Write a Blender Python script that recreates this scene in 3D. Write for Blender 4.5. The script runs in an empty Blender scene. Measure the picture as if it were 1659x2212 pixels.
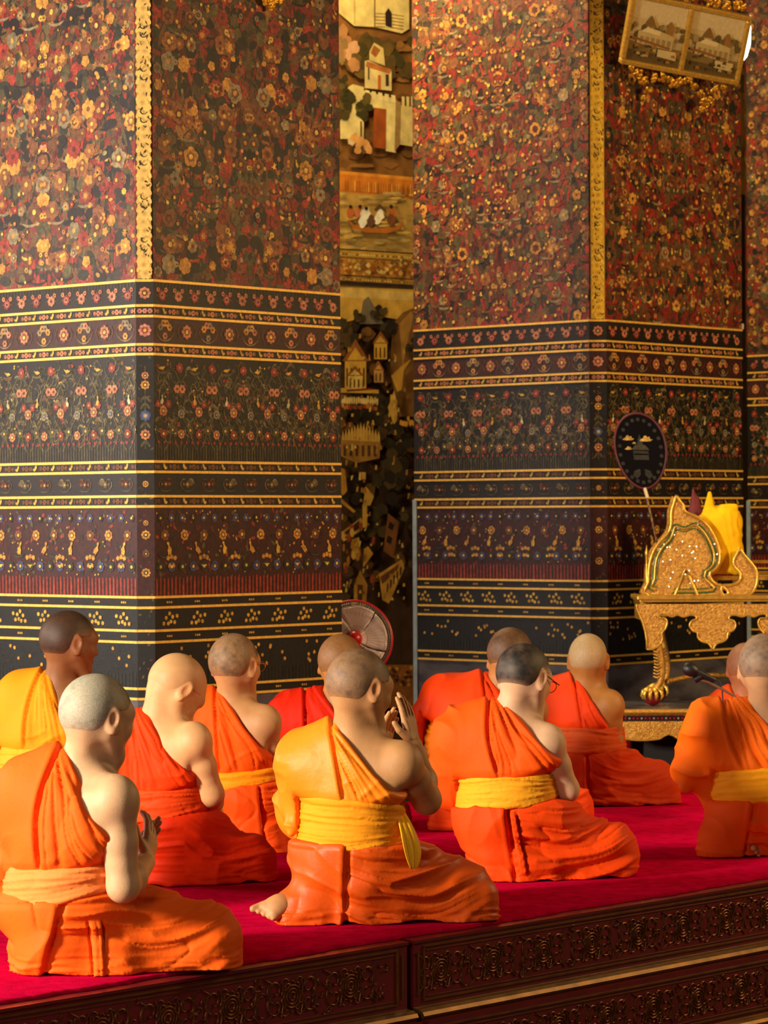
import bpy, math, random
import numpy as np
from mathutils import Vector, Matrix
# ------------------------------------------------------------------ camera, world, lights, exposure
sc = bpy.context.scene
COL = sc.collection
F = 6500.0            # focal length in pixels of the 1659x2212 frame
CX, HY = 829.5, 1117.0
ZP = 0.48             # top of the carpeted platform
ZC = ZP + 1.24        # camera height
ROLL = 0.005
def at(px, py, d):
    u, v = px - CX, py - HY
    return Vector(((u - ROLL*v)/F*d, d, ZC + (-ROLL*u - v)/F*d))
cd = bpy.data.cameras.new('camera'); cam = bpy.data.objects.new('camera', cd); COL.objects.link(cam)
cam.location = (0, 0, ZC)
cam.rotation_euler = (Matrix.Rotation(math.pi/2, 3, 'X') @ Matrix.Rotation(-ROLL, 3, 'Z')).to_euler()
cd.sensor_fit = 'AUTO'; cd.sensor_width = 36; cd.lens = F/2212*36
cd.shift_y = (HY - 1106)/2212
cd.dof.use_dof = True; cd.dof.focus_distance = 9.6; cd.dof.aperture_fstop = 9
cd.clip_end = 100
sc.camera = cam
w = bpy.data.worlds.new('World'); sc.world = w; w.use_nodes = True
w.node_tree.nodes['Background'].inputs[0].default_value = (1.0, 0.62, 0.36, 1)
w.node_tree.nodes['Background'].inputs[1].default_value = 0.05
sc.view_settings.view_transform = 'Standard'; sc.view_settings.look = 'None'
sc.view_settings.gamma = 1; sc.view_settings.use_curve_mapping = False
sc.view_settings.exposure = 0.55
def area(name, loc, aim, sx, sy, power, col):
    l = bpy.data.lights.new(name, 'AREA'); l.shape = 'RECTANGLE'; l.size = sx; l.size_y = sy
    l.energy = power; l.color = col
    o = bpy.data.objects.new(name, l); COL.objects.link(o); o.location = loc
    o.rotation_euler = (Vector(aim) - Vector(loc)).to_track_quat('-Z', 'Y').to_euler()
    return o
# daylight through the open doors on the left, one further down the hall; the fill by the camera's shoulder is added
area('daylight_door', (-6.5, 4.8, 3.15), (0.0, 10.2, 0.9), 0.9, 1.5, 1060, (1.0, 0.88, 0.68))
area('added_front_fill', (-3.4, 0.6, 3.0), (1.2, 10.8, 0.9), 1.0, 2.0, 105, (1.0, 0.86, 0.66))  # added frontal fill to brighten the figures at right, no known door
area('daylight_far_door', (-6.6, 12.2, 2.7), (-0.8, 12.6, 2.0), 1.6, 2.6, 190, (1.0, 0.86, 0.76))
# warm hall lamps
area('hall_lamp', (5.4, 11.5, 3.6), (0.6, 14.5, 2.6), 1.4, 1.4, 175, (1.0, 0.64, 0.27))
area('mural_lamp', (-0.9, 16.0, 5.8), (0.0, 17.8, 2.6), 1.6, .5, 240, (1.0, 0.72, 0.36))

# ------------------------------------------------------------------ helpers
def lin(h):
    if isinstance(h, str):
        h = h.lstrip('#'); c = [int(h[i:i+2], 16)/255 for i in (0, 2, 4)]
    else: c = [x/255 for x in h]
    return tuple((x/12.92 if x <= .04045 else ((x+.055)/1.055)**2.4) for x in c)
def tag(o, label=None, cat=None, group=None, kind=None):
    if label: o['label'] = label
    if cat: o['category'] = cat
    if group: o['group'] = group
    if kind: o['kind'] = kind
    return o
def empty(name, loc, rz=0.0):
    o = bpy.data.objects.new(name, None); COL.objects.link(o); o.location = loc
    o.rotation_euler = (0, 0, rz); o.empty_display_size = .1
    return o
def nd(nt, t, **kw):
    n = nt.nodes.new(t)
    for k, v in kw.items(): setattr(n, k, v)
    return n
def mat(name, col, rough=.5, metal=0.0, noise=0.0, nscale=40.0, bump=0.0, bscale=120.0, attr=None, spec=.5, sheen=0.0,
        sss=0.0, col2=None, coat=0.0, emit=None, stretch=(1, 1, 1)):
    m = bpy.data.materials.new(name); m.use_nodes = True; nt = m.node_tree
    b = nt.nodes['Principled BSDF']
    c = tuple(col)+(1,) if len(col) == 3 else col
    b.inputs['Base Color'].default_value = c
    b.inputs['Roughness'].default_value = rough; b.inputs['Metallic'].default_value = metal
    b.inputs['Specular IOR Level'].default_value = spec
    b.inputs['Sheen Weight'].default_value = sheen
    b.inputs['Coat Weight'].default_value = coat
    if sss:
        b.inputs['Subsurface Weight'].default_value = sss; b.inputs['Subsurface Radius'].default_value = (.02, .008, .004)
        b.inputs['Subsurface Scale'].default_value = .5
    if emit:
        b.inputs['Emission Color'].default_value = tuple(emit[:3])+(1,); b.inputs['Emission Strength'].default_value = emit[3]
    tc = nd(nt, 'ShaderNodeTexCoord'); mp = nd(nt, 'ShaderNodeMapping'); mp.inputs['Scale'].default_value = stretch
    nt.links.new(tc.outputs['Object'], mp.inputs['Vector'])
    src = None
    if attr:
        a = nd(nt, 'ShaderNodeAttribute', attribute_name=attr); src = a.outputs['Color']
    if noise or col2:
        n = nd(nt, 'ShaderNodeTexNoise'); n.inputs['Scale'].default_value = nscale; n.inputs['Detail'].default_value = 5
        nt.links.new(mp.outputs[0], n.inputs['Vector'])
        r = nd(nt, 'ShaderNodeMapRange'); r.inputs['From Min'].default_value = .3; r.inputs['From Max'].default_value = .7
        nt.links.new(n.outputs['Fac'], r.inputs['Value'])
        mx = nd(nt, 'ShaderNodeMix', data_type='RGBA')
        nt.links.new(r.outputs[0], mx.inputs[0])
        if col2:
            mx.inputs[6].default_value = c; mx.inputs[7].default_value = tuple(col2[:3])+(1,)
            if src: nt.links.new(src, mx.inputs[6])
        else:
            mx.blend_type = 'MULTIPLY'; mx.inputs[6].default_value = c
            if src: nt.links.new(src, mx.inputs[6])
            r.inputs['To Min'].default_value = 0; r.inputs['To Max'].default_value = 1
            g = 1 - noise; mx.inputs[7].default_value = (g, g, g, 1)
        src = mx.outputs[2]
        if attr == 'Col' and name == 'painted_lacquer':
            n3 = nd(nt, 'ShaderNodeTexNoise'); n3.inputs['Scale'].default_value = 45; n3.inputs['Detail'].default_value = 6; nt.links.new(mp.outputs[0], n3.inputs['Vector'])
            r3 = nd(nt, 'ShaderNodeMapRange'); r3.inputs['From Min'].default_value = .35; r3.inputs['From Max'].default_value = .65; r3.inputs['To Min'].default_value = .6; r3.inputs['To Max'].default_value = 1.25
            nt.links.new(n3.outputs['Fac'], r3.inputs['Value']); m3 = nd(nt, 'ShaderNodeMix', data_type='RGBA', blend_type='MULTIPLY'); m3.inputs[0].default_value = 1
            nt.links.new(src, m3.inputs[6]); nt.links.new(r3.outputs[0], m3.inputs[7]); src = m3.outputs[2]
    if src: nt.links.new(src, b.inputs['Base Color'])
    if bump:
        n2 = nd(nt, 'ShaderNodeTexNoise'); n2.inputs['Scale'].default_value = bscale; n2.inputs['Detail'].default_value = 4
        nt.links.new(mp.outputs[0], n2.inputs['Vector'])
        bp = nd(nt, 'ShaderNodeBump'); bp.inputs['Strength'].default_value = bump; bp.inputs['Distance'].default_value = .004
        nt.links.new(n2.outputs['Fac'], bp.inputs['Height']); nt.links.new(bp.outputs[0], b.inputs['Normal'])
    return m
class MB:
    """collects polygons (with a colour and a material slot each) and links them as one mesh object"""
    def __init__(s): s.v = []; s.f = []; s.c = []; s.m = []
    def face(s, pts, c=(1, 1, 1), m=0):
        i = len(s.v); s.v.extend([tuple(p) for p in pts]); s.f.append(tuple(range(i, i+len(pts)))); s.c.append(c); s.m.append(m)
    def box(s, o, ax, ay, az, c=(1, 1, 1), m=0):
        o, ax, ay, az = map(Vector, (o, ax, ay, az)); i = len(s.v)
        for k in range(8): s.v.append(tuple(o + ax*(k & 1) + ay*((k >> 1) & 1) + az*((k >> 2) & 1)))
        if ax.cross(ay).dot(az) > 0: q = [(0, 2, 3, 1), (4, 5, 7, 6), (0, 1, 5, 4), (1, 3, 7, 5), (3, 2, 6, 7), (2, 0, 4, 6)]
        else: q = [(0, 1, 3, 2), (4, 6, 7, 5), (0, 4, 5, 1), (1, 5, 7, 3), (3, 7, 6, 2), (2, 6, 4, 0)]
        for a in q: s.f.append(tuple(i+x for x in a)); s.c.append(c); s.m.append(m)
    def grid(s, P, c=(1, 1, 1), m=0, closed_u=False):
        """P: rows of points"""
        i = len(s.v); R, Cn = len(P), len(P[0])
        for r in P: s.v.extend([tuple(p) for p in r])
        for r in range(R-1):
            for k in range(Cn if closed_u else Cn-1):
                k2 = (k+1) % Cn
                s.f.append((i+r*Cn+k, i+r*Cn+k2, i+(r+1)*Cn+k2, i+(r+1)*Cn+k)); s.c.append(c); s.m.append(m)
    def tube(s, pts, r, n=8, c=(1, 1, 1), m=0, caps=True):
        pts = [Vector(p) for p in pts]; rows = []; prev = None
        for i, p in enumerate(pts):
            t = (pts[min(i+1, len(pts)-1)] - pts[max(i-1, 0)]).normalized()
            u = prev - t*prev.dot(t) if prev is not None else t.orthogonal()
            if u.length < 1e-6: u = t.orthogonal()
            u.normalize(); prev = u; w_ = t.cross(u); rr = r[i] if isinstance(r, (list, tuple)) else r
            rows.append([p + u*rr*math.cos(a) + w_*rr*math.sin(a) for a in [2*math.pi*k/n for k in range(n)]])
        s.grid(rows, c, m, True)
        if caps:
            s.face(rows[0][::-1], c, m); s.face(rows[-1], c, m)
    def lathe(s, o, prof, n=24, c=(1, 1, 1), m=0, axis=None):
        o = Vector(o); q = axis.to_track_quat('Z', 'Y') if axis is not None else None; rows = []
        for r, z in prof:
            row = [Vector((r*math.cos(2*math.pi*k/n), r*math.sin(2*math.pi*k/n), z)) for k in range(n)]
            if q: row = [q @ p for p in row]
            rows.append([o+p for p in row])
        s.grid(rows, c, m, True)
        s.face(rows[0][::-1], c, m); s.face(rows[-1], c, m)
    def build(s, name, mats, parent=None, smooth=False, autos=None):
        me = bpy.data.meshes.new(name)
        off = Vector(parent.location) if parent is not None else Vector((0, 0, 0))
        inv = None; off = off + (Vector(parent.parent.location) if (parent is not None and parent.parent is not None) else Vector((0,0,0)))
        vs = [tuple(v) for v in s.v]
        if parent is not None:
            R = Matrix.Rotation(-parent.rotation_euler.z, 3, 'Z'); vs = [tuple(R @ (Vector(v)-off)) for v in vs]
        me.from_pydata(vs, [], s.f)
        if not isinstance(mats, (list, tuple)): mats = [mats]
        for m in mats: me.materials.append(m)
        me.polygons.foreach_set('material_index', s.m)
        if smooth: me.polygons.foreach_set('use_smooth', [True]*len(s.f))
        ca = me.color_attributes.new('Col', 'FLOAT_COLOR', 'CORNER')
        buf = []
        for f, c in zip(s.f, s.c):
            if len(c) == 3 and not hasattr(c[0], '__len__'): buf.extend((c[0], c[1], c[2], 1.0)*len(f))
            else:
                for q in c: buf.extend((q[0], q[1], q[2], 1.0))
        ca.data.foreach_set('color', buf)
        me.update()
        o = bpy.data.objects.new(name, me); COL.objects.link(o)
        if parent is not None: o.parent = parent
        if autos:
            o.modifiers.new('bevel', 'BEVEL').width = autos; o.modifiers['bevel'].segments = 2
        return o
GOLD = lin((214, 160, 48)); 
M_gold = mat('gilded_gold', lin((226, 168, 52)), rough=.36, metal=.75, noise=.45, nscale=35, bump=.5, bscale=90)
M_goldpaint = mat('gold_paint', lin((238, 186, 72)), rough=.45, metal=.15, noise=.3, nscale=60)
M_orn = mat('painted_lacquer', (1, 1, 1), rough=.5, attr='Col', noise=.45, nscale=150, spec=.32, bump=.15, bscale=300)
R_ = Vector((.668, .744, 0)).normalized(); L_ = Vector((-R_.y, R_.x, 0))
# ------------------------------------------------------------------ floor, mural wall
fm = MB(); fm.box((-9, -2, -.06), (20, 0, 0), (0, 28, 0), (0, 0, .06))
M_floor = mat('dark_red_floor_carpet', lin((78, 12, 20)), rough=.9, noise=.3, nscale=60)
tag(fm.build('floor', M_floor), kind='structure')
MA = Vector((-.262, 17.6, 0)); MN = Vector((R_.y, -R_.x, 0))   # mural plane origin, normal to the room
M_mural = mat('mural_plaster', (1, 1, 1), rough=.7, attr='Col', noise=.4, nscale=14, spec=.3)
def mural_pt(px, py, off=0.0):
    # the point of the mural plane seen at a pixel
    p0 = MA + MN*off; C = Vector((0, 0, ZC)); d = at(px, py, 1.0) - C
    t = (p0 - C).dot(MN)/d.dot(MN); return C + d*t
mw = MB(); o0 = MA - R_*4.5 - MN*.3
mw.box(o0, R_*12.5, MN*.3, Vector((0, 0, 7)), lin((84, 58, 24)))
layer = [0]
def mpoly(pts, c, lv=None):
    layer[0] += 1
    mw.face([mural_pt(x, y, .0012 + layer[0]*.00018) for x, y in pts][::-1], lin(c))
rm = random.Random(5)
def mblob(x, y, r, c, n=14, ry=None, jit=.25):
    ry = ry or r
    mpoly([(x + math.cos(a)*r*(1+rm.uniform(-jit, jit)), y + math.sin(a)*ry*(1+rm.uniform(-jit, jit))) for a in [2*math.pi*i/n for i in range(n)]], c)
def mrect(x0, y0, x1, y1, c, s=.1):
    mpoly([(x0, y0), (x1, y0+(x1-x0)*s), (x1, y1+(x1-x0)*s), (x0, y1)], c)
# upper scene
mrect(640, -150, 990, 372, (126, 84, 30))
for i in range(60): mblob(rm.uniform(700, 930), rm.uniform(-30, 372), rm.uniform(8, 30), rm.choice([(132, 88, 34), (116, 76, 26), (140, 98, 40), (108, 70, 26)]), ry=rm.uniform(4, 10))
mpoly([(730, -40), (884, -40), (884, 62), (868, 72), (808, 58), (765, 56), (732, 28)], (214, 194, 116))
mpoly([(808, -40), (811, -40), (811, 60), (808, 60)], (120, 95, 50)); mpoly([(765, -40), (767, -40), (767, 52), (765, 52)], (170, 145, 80))
for k in range(5): mpoly([(811, 28+k*7), (832, 29+k*7), (832, 31+k*7), (811, 30+k*7)], (150, 120, 60)); mpoly([(846, 30+k*7), (872, 34+k*7), (872, 36+k*7), (846, 32+k*7)], (150, 120, 60))
mpoly([(833, 55), (832, 28), (839, 17), (846, 28), (846, 60)], (44, 26, 12))
for i in range(26): mblob(rm.gauss(815, 34), rm.gauss(125, 26), rm.uniform(10, 20), rm.choice([(66, 58, 18), (84, 66, 22), (98, 76, 26)]))
for i in range(8): mblob(rm.uniform(736, 765), rm.uniform(60, 150), rm.uniform(7, 14), rm.choice([(196, 150, 104), (170, 120, 70), (140, 110, 60)]), ry=16)
mpoly([(808, 92), (828, 104), (832, 142), (798, 130), (798, 112)], (206, 184, 110)); mpoly([(808, 97), (822, 108), (812, 124), (800, 114)], (150, 92, 34))
mpoly([(788, 132), (796, 130), (846, 154), (846, 196), (788, 190)], (208, 188, 118)); mpoly([(792, 132), (846, 150), (842, 160), (790, 144)], (170, 104, 44))
mpoly([(816, 162), (823, 163), (823, 194), (816, 193)], (176, 92, 30)); mpoly([(833, 160), (840, 161), (840, 186), (833, 186)], (60, 40, 20)); mpoly([(795, 145), (798, 146), (798, 172), (795, 172)], (70, 50, 24))
mpoly([(748, 190), (762, 182), (786, 188), (786, 300), (735, 300), (735, 262), (748, 230)], (214, 196, 122))
mpoly([(786, 196), (855, 214), (855, 330), (833, 326), (833, 236), (786, 232)], (216, 198, 124))
for k in range(5): mpoly([(789+k*14, 194+k*2.6), (798+k*14, 196+k*2.6), (798+k*14, 212+k*2.6), (789+k*14, 210+k*2.6)], (226, 208, 134))
mpoly([(866, 228), (902, 232), (902, 318), (864, 312)], (206, 186, 112))
for k in range(4): mpoly([(868+k*10, 208), (874+k*10, 209), (874+k*10, 230), (868+k*10, 229)], (216, 196, 120))
mpoly([(855, 216), (866, 222), (864, 312), (852, 328)], (150, 120, 64))
mpoly([(808, 232), (834, 236), (833, 322), (806, 318)], (152, 74, 18))
for cx, cy, q in [(783, 232, 20), (742, 220, 22), (745, 190, 16), (898, 268, 10)]:
    for i in range(12): mblob(cx+rm.gauss(0, q*.4), cy+rm.gauss(0, q*.7), q*.45, rm.choice([(56, 52, 16), (72, 62, 20), (94, 78, 28)]))
mpoly([(778, 262), (782, 262), (782, 300), (778, 300)], (100, 74, 36))
for i in range(10): mblob(rm.uniform(736, 805), rm.uniform(290, 330), 8, rm.choice([(186, 112, 58), (206, 150, 80), (90, 62, 28), (200, 180, 130)]), ry=10)
# river, boat
mrect(640, 362, 990, 620, (178, 142, 64))
mpoly([(700, 366), (930, 386), (930, 434), (700, 410)], (196, 116, 24)); mpoly([(700, 366), (930, 386), (930, 393), (700, 373)], (214, 140, 40))
for i in range(34): mpoly([(735+i*5, 388+i*.4), (738+i*5, 388+i*.4), (738+i*5, 410+i*.4), (735+i*5, 411+i*.4)], rm.choice([(170, 92, 16), (206, 150, 60), (190, 120, 36)]))
for i in range(50): mblob(rm.uniform(735, 900), rm.uniform(415, 540), rm.uniform(10, 26), rm.choice([(160, 132, 70), (186, 158, 84), (148, 122, 62), (196, 160, 70)]), ry=3)
mpoly([(752, 474), (765, 486), (820, 494), (856, 490), (872, 476), (866, 494), (838, 504), (790, 502), (762, 492)], (176, 100, 26))
for x, y, c in [(757, 460, (170, 92, 40)), (774, 458, (186, 110, 60)), (786, 466, (232, 226, 190)), (792, 460, (232, 226, 190)), (822, 464, (236, 228, 194)), (816, 474, (230, 220, 180)), (848, 460, (176, 96, 34)), (846, 474, (120, 70, 30)), (783, 480, (236, 230, 200)), (802, 478, (90, 60, 40))]:
    mblob(x, y, 8, c, ry=13)
mpoly([(808, 452), (820, 440), (834, 452), (836, 462), (822, 450), (812, 458)], (90, 66, 30))
for x, y in [(757, 446), (778, 446), (791, 450), (845, 446)]: mblob(x, y, 4, (40, 26, 16))
# border bands
for y, h, c in [(538, 3, (50, 34, 14)), (541, 14, (176, 136, 44)), (555, 3, (84, 60, 24)), (558, 36, (178, 120, 40)), (594, 3, (86, 60, 24)), (597, 10, (166, 124, 44)), (607, 8, (52, 34, 14))]:
    mrect(690, y-4, 950, y+h-4, c, s=.06)
for i in range(90): mblob(rm.uniform(733, 903), 562+rm.uniform(0, 30), rm.uniform(2, 5), rm.choice([(206, 160, 70), (150, 80, 24), (120, 92, 40), (212, 184, 96)]))
for i in range(30): mblob(736+i*6, 548+i*.35, 2.5, rm.choice([(210, 176, 90), (120, 90, 30)])); mblob(736+i*6, 602+i*.35, 2, rm.choice([(210, 176, 90), (120, 90, 30)]))
# lower scene: sky, hills, palaces
mrect(640, 614, 990, 1500, (70, 44, 16), s=.06)
for i in range(150): mblob(rm.uniform(735, 895), rm.uniform(700, 1300), rm.uniform(5, 16), rm.choice([(96, 62, 22), (58, 38, 14), (120, 80, 26), (44, 28, 10), (84, 60, 22)]), n=9)
mpoly([(700, 618), (940, 628), (940, 700), (860, 690), (800, 680), (735, 700), (700, 700)], (196, 154, 56))
mpoly([(735, 622), (903, 632), (903, 650), (735, 642)], (206, 172, 86))
mpoly([(776, 700), (784, 650), (796, 640), (812, 668), (830, 700)], (110, 98, 72))
mpoly([(848, 700), (870, 675), (896, 664), (896, 900), (862, 900), (842, 800)], (120, 82, 28)); mpoly([(862, 700), (888, 672), (893, 680), (880, 740), (870, 790)], (162, 116, 44))
for cx, cy, q, n in [(745, 720, 26, 18), (768, 680, 14, 8), (818, 680, 16, 9), (838, 716, 20, 12), (890, 750, 14, 8), (820, 900, 36, 26), (870, 960, 30, 18), (760, 1060, 26, 16), (850, 1030, 34, 20), (800, 1120, 30, 14), (880, 1120, 22, 14)]:
    for i in range(n): mblob(cx+rm.gauss(0, q*.5), cy+rm.gauss(0, q*.6), q*.42, rm.choice([(46, 36, 12), (62, 50, 18), (78, 58, 20), (38, 26, 10)]))
def palace(x, y, w_, h, c=(206, 158, 50), roof=(140, 84, 26)):
    mpoly([(x, y), (x+w_, y), (x+w_, y+h), (x, y+h)], c)
    mpoly([(x-w_*.12, y), (x+w_/2, y-h*.8), (x+w_*1.12, y)], roof); mpoly([(x+w_*.1, y-2), (x+w_/2, y-h*.5), (x+w_*.9, y-2)], c)
    for k in range(int(w_/9)): mpoly([(x+3+k*9, y+h*.25), (x+6+k*9, y+h*.25), (x+6+k*9, y+h*.9), (x+3+k*9, y+h*.9)], (84, 50, 18))
palace(745, 780, 46, 60); palace(808, 742, 28, 34); palace(752, 812, 30, 28, (226, 190, 90)); palace(808, 800, 20, 26, (200, 150, 70))
mpoly([(736, 838), (818, 842), (818, 850), (736, 848)], (206, 158, 52)); mpoly([(748, 842), (800, 838), (806, 842), (750, 846)], (120, 40, 12))
for i in range(16): mblob(740+i*5, 866+rm.uniform(-3, 3), 2.5, (216, 182, 96), ry=8)
for i in range(14): mblob(740+i*5.5, 880+rm.uniform(-3, 3), 4, rm.choice([(150, 54, 22), (180, 110, 40), (90, 60, 24)]), ry=5)
mpoly([(845, 812), (872, 786), (888, 776), (872, 800), (868, 842), (858, 846)], (196, 146, 46)); mblob(850, 880, 10, (206, 158, 56), ry=30)
for i in range(8): mblob(866+i*4, 908+rm.uniform(-8, 8), 3, (216, 150, 44), ry=6)
for i in range(13): mpoly([(738+i*6.4, 950-abs(6-i)*-3-24), (741+i*6.4, 936-abs(6-i)*-3-24), (744+i*6.4, 950-abs(6-i)*-3-24), (744+i*6.4, 962), (738+i*6.4, 962)], (208, 160, 62))
mpoly([(736, 950), (822, 955), (820, 990), (770, 1000), (736, 985)], (160, 112, 36))
for i in range(6): mpoly([(742+i*13, 962), (748+i*13, 962), (748+i*13, 985), (742+i*13, 985)], (78, 50, 18))
def house(pts, c): mpoly(pts, c)
for P, c in [([(735, 1010), (745, 1014), (750, 1060), (742, 1070), (735, 1066)], (190, 130, 36)), ([(735, 1075), (768, 1104), (764, 1108), (735, 1085)], (188, 134, 40)),
             ([(740, 1148), (780, 1118), (784, 1128), (746, 1160)], (184, 132, 38)), ([(744, 1150), (776, 1124), (777, 1136), (748, 1156)], (60, 36, 14)), ([(735, 1150), (742, 1146), (746, 1164), (780, 1138), (783, 1144), (742, 1170), (735, 1160)], (208, 160, 60)),
             ([(783, 1090), (793, 1090), (793, 1140), (783, 1140)], (204, 154, 50)), ([(790, 1050), (808, 1072), (800, 1092), (784, 1092)], (196, 148, 52)), ([(775, 1020), (790, 1020), (790, 1036), (780, 1036)], (196, 150, 60)),
             ([(838, 1108), (862, 1128), (850, 1206), (828, 1190)], (128, 76, 24)), ([(842, 1126), (852, 1134), (848, 1146), (838, 1140)], (36, 20, 10)), ([(838, 1156), (848, 1162), (844, 1176), (834, 1170)], (36, 20, 10)),
             ([(818, 1240), (868, 1208), (874, 1226), (840, 1304), (826, 1296)], (196, 142, 48)), ([(822, 1246), (862, 1218), (858, 1230), (826, 1262)], (110, 62, 22)),
             ([(765, 1262), (778, 1232), (794, 1264), (790, 1310), (764, 1306)], (176, 122, 36)), ([(772, 1262), (784, 1264), (782, 1306), (772, 1304)], (90, 50, 18)),
             ([(760, 1165), (776, 1160), (780, 1200), (762, 1210)], (206, 152, 46)), ([(795, 1180), (806, 1196), (792, 1216), (784, 1226), (786, 1186)], (200, 142, 42))]:
    house(P, c)
for i in range(5): mpoly([(836+i*7, 1262-i*9), (839+i*7, 1260-i*9), (838+i*7, 1276-i*9), (835+i*7, 1280-i*9)], (60, 34, 14))
for i in range(110):
    x, y = rm.uniform(736, 888), rm.uniform(720, 1310); h_ = rm.uniform(4, 13); mpoly([(x, y), (x+rm.uniform(2, 5), y+rm.uniform(-2, 2)), (x+rm.uniform(1, 5), y+h_), (x-1, y+h_)], rm.choice([(206, 158, 52), (176, 124, 40), (146, 92, 28), (220, 182, 90)]))
for i in range(14): mblob(rm.uniform(738, 815), rm.uniform(1130, 1260), rm.uniform(3, 6), rm.choice([(176, 110, 30), (150, 60, 24), (206, 160, 60)]), ry=9)
mrect(690, 1436, 1000, 1530, (150, 88, 24), s=.0)
for i in range(40): mblob(rm.uniform(800, 890), rm.uniform(1440, 1480), 4, rm.choice([(196, 130, 40), (80, 34, 14), (110, 60, 20)]))
# strip of the same wall seen between the two right-hand pillars
mpoly([(1580, -60), (1640, -60), (1640, 190), (1580, 190)], (120, 92, 40)); mpoly([(1580, 190), (1640, 190), (1640, 420), (1580, 420)], (190, 140, 30))
mpoly([(1580, 420), (1640, 420), (1640, 700), (1580, 700)], (60, 40, 16))
for i in range(16): mblob(rm.uniform(1585, 1620), rm.uniform(0, 420), 8, rm.choice([(120, 120, 30), (206, 160, 50), (90, 70, 30)]))
tag(mw.build('wall_back', M_mural), kind='structure')

# ------------------------------------------------------------------ pillars
zl = [zc + ZC for zc in (1.0037, .898, .853, .734, .693, .2395, .196, .093, .05, -.334, -.378, -.4755, -.524, -.72, -.763)]
ZTOP = 5.4
def pillar_base_mat():
    m = bpy.data.materials.new('painted_pillar_ground'); m.use_nodes = True; nt = m.node_tree; b = nt.nodes['Principled BSDF']
    tc = nd(nt, 'ShaderNodeTexCoord'); src = tc.outputs['Object']
    nz = nd(nt, 'ShaderNodeTexNoise'); nz.inputs['Scale'].default_value = 24; nt.links.new(src, nz.inputs['Vector'])
    ad = nd(nt, 'ShaderNodeMix', data_type='RGBA', blend_type='LINEAR_LIGHT'); ad.inputs[0].default_value = .05
    nt.links.new(src, ad.inputs[6]); nt.links.new(nz.outputs['Color'], ad.inputs[7])
    vo = nd(nt, 'ShaderNodeTexVoronoi'); vo.inputs['Scale'].default_value = 22; nt.links.new(ad.outputs[2], vo.inputs['Vector'])
    sp = nd(nt, 'ShaderNodeSeparateColor'); nt.links.new(vo.outputs['Color'], sp.inputs[0])
    cr = nd(nt, 'ShaderNodeValToRGB'); cr.color_ramp.interpolation = 'CONSTANT'
    cols = [(0, (48, 34, 22)), (.16, (120, 34, 22)), (.34, (70, 50, 30)), (.48, (150, 48, 30)), (.6, (96, 66, 34)), (.72, (36, 28, 20)), (.84, (104, 40, 26)), (.93, (140, 96, 44))]
    e = cr.color_ramp.elements; e[0].position = 0; e[0].color = lin(cols[0][1])+(1,); e[1].position = cols[1][0]; e[1].color = lin(cols[1][1])+(1,)
    for p, c in cols[2:]: x = e.new(p); x.color = lin(c)+(1,)
    nt.links.new(sp.outputs[0], cr.inputs[0])
    # edges of the cells are dark, fine speckle over everything
    n2 = nd(nt, 'ShaderNodeTexNoise'); n2.inputs['Scale'].default_value = 130; n2.inputs['Detail'].default_value = 5; nt.links.new(src, n2.inputs['Vector'])
    r2 = nd(nt, 'ShaderNodeMapRange'); r2.inputs['From Min'].default_value = .3; r2.inputs['From Max'].default_value = .7; r2.inputs['To Min'].default_value = .35; r2.inputs['To Max'].default_value = 1.5
    nt.links.new(n2.outputs['Fac'], r2.inputs['Value'])
    mu = nd(nt, 'ShaderNodeMix', data_type='RGBA', blend_type='MULTIPLY'); mu.inputs[0].default_value = 1
    nt.links.new(cr.outputs[0], mu.inputs[6]); nt.links.new(r2.outputs[0], mu.inputs[7])
    nt.links.new(mu.outputs[2], b.inputs['Base Color']); b.inputs['Roughness'].default_value = .5; b.inputs['Specular IOR Level'].default_value = .32
    return m
M_ground = pillar_base_mat()
M_marble = mat('grey_veined_marble', lin((96, 92, 98)), rough=.3, col2=lin((44, 40, 48)), nscale=5, stretch=(1, 1, 2.6))
M_edge = mat('daylit_tone_edge_moulding', lin((150, 168, 178)), rough=.4, noise=.3, nscale=20)  # pale grey-blue has the daylight on the glossy edge painted in
def ell(n, rx, ry, rot=0.0): return [(rx*math.cos(a)*math.cos(rot)-ry*math.sin(a)*math.sin(rot), rx*math.cos(a)*math.sin(rot)+ry*math.sin(a)*math.cos(rot)) for a in [2*math.pi*i/n for i in range(n)]]
def jc(c, rnd, j=.12):
    k = 1+rnd.uniform(-j, j); return tuple(max(0, x*k) for x in c)
BIRDS = [[(-.5, .1), (-.2, .12), (.0, .35), (.12, .6), (.2, .62), (.14, .3), (.5, .45), (.2, .05), (.45, -.25), (.1, -.12), (-.1, -.25), (-.2, -.05)],
         [(0, .6), (.12, .5), (.04, .2), (.25, -.1), (.3, -.5), (.1, -.45), (0, -.6), (-.1, -.4), (-.25, -.1), (-.1, .2), (-.14, .5)],
         [(-.6, .0), (-.2, .2), (.2, .18), (.6, .3), (.3, 0), (.1, -.18), (-.2, -.14)]]
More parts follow.
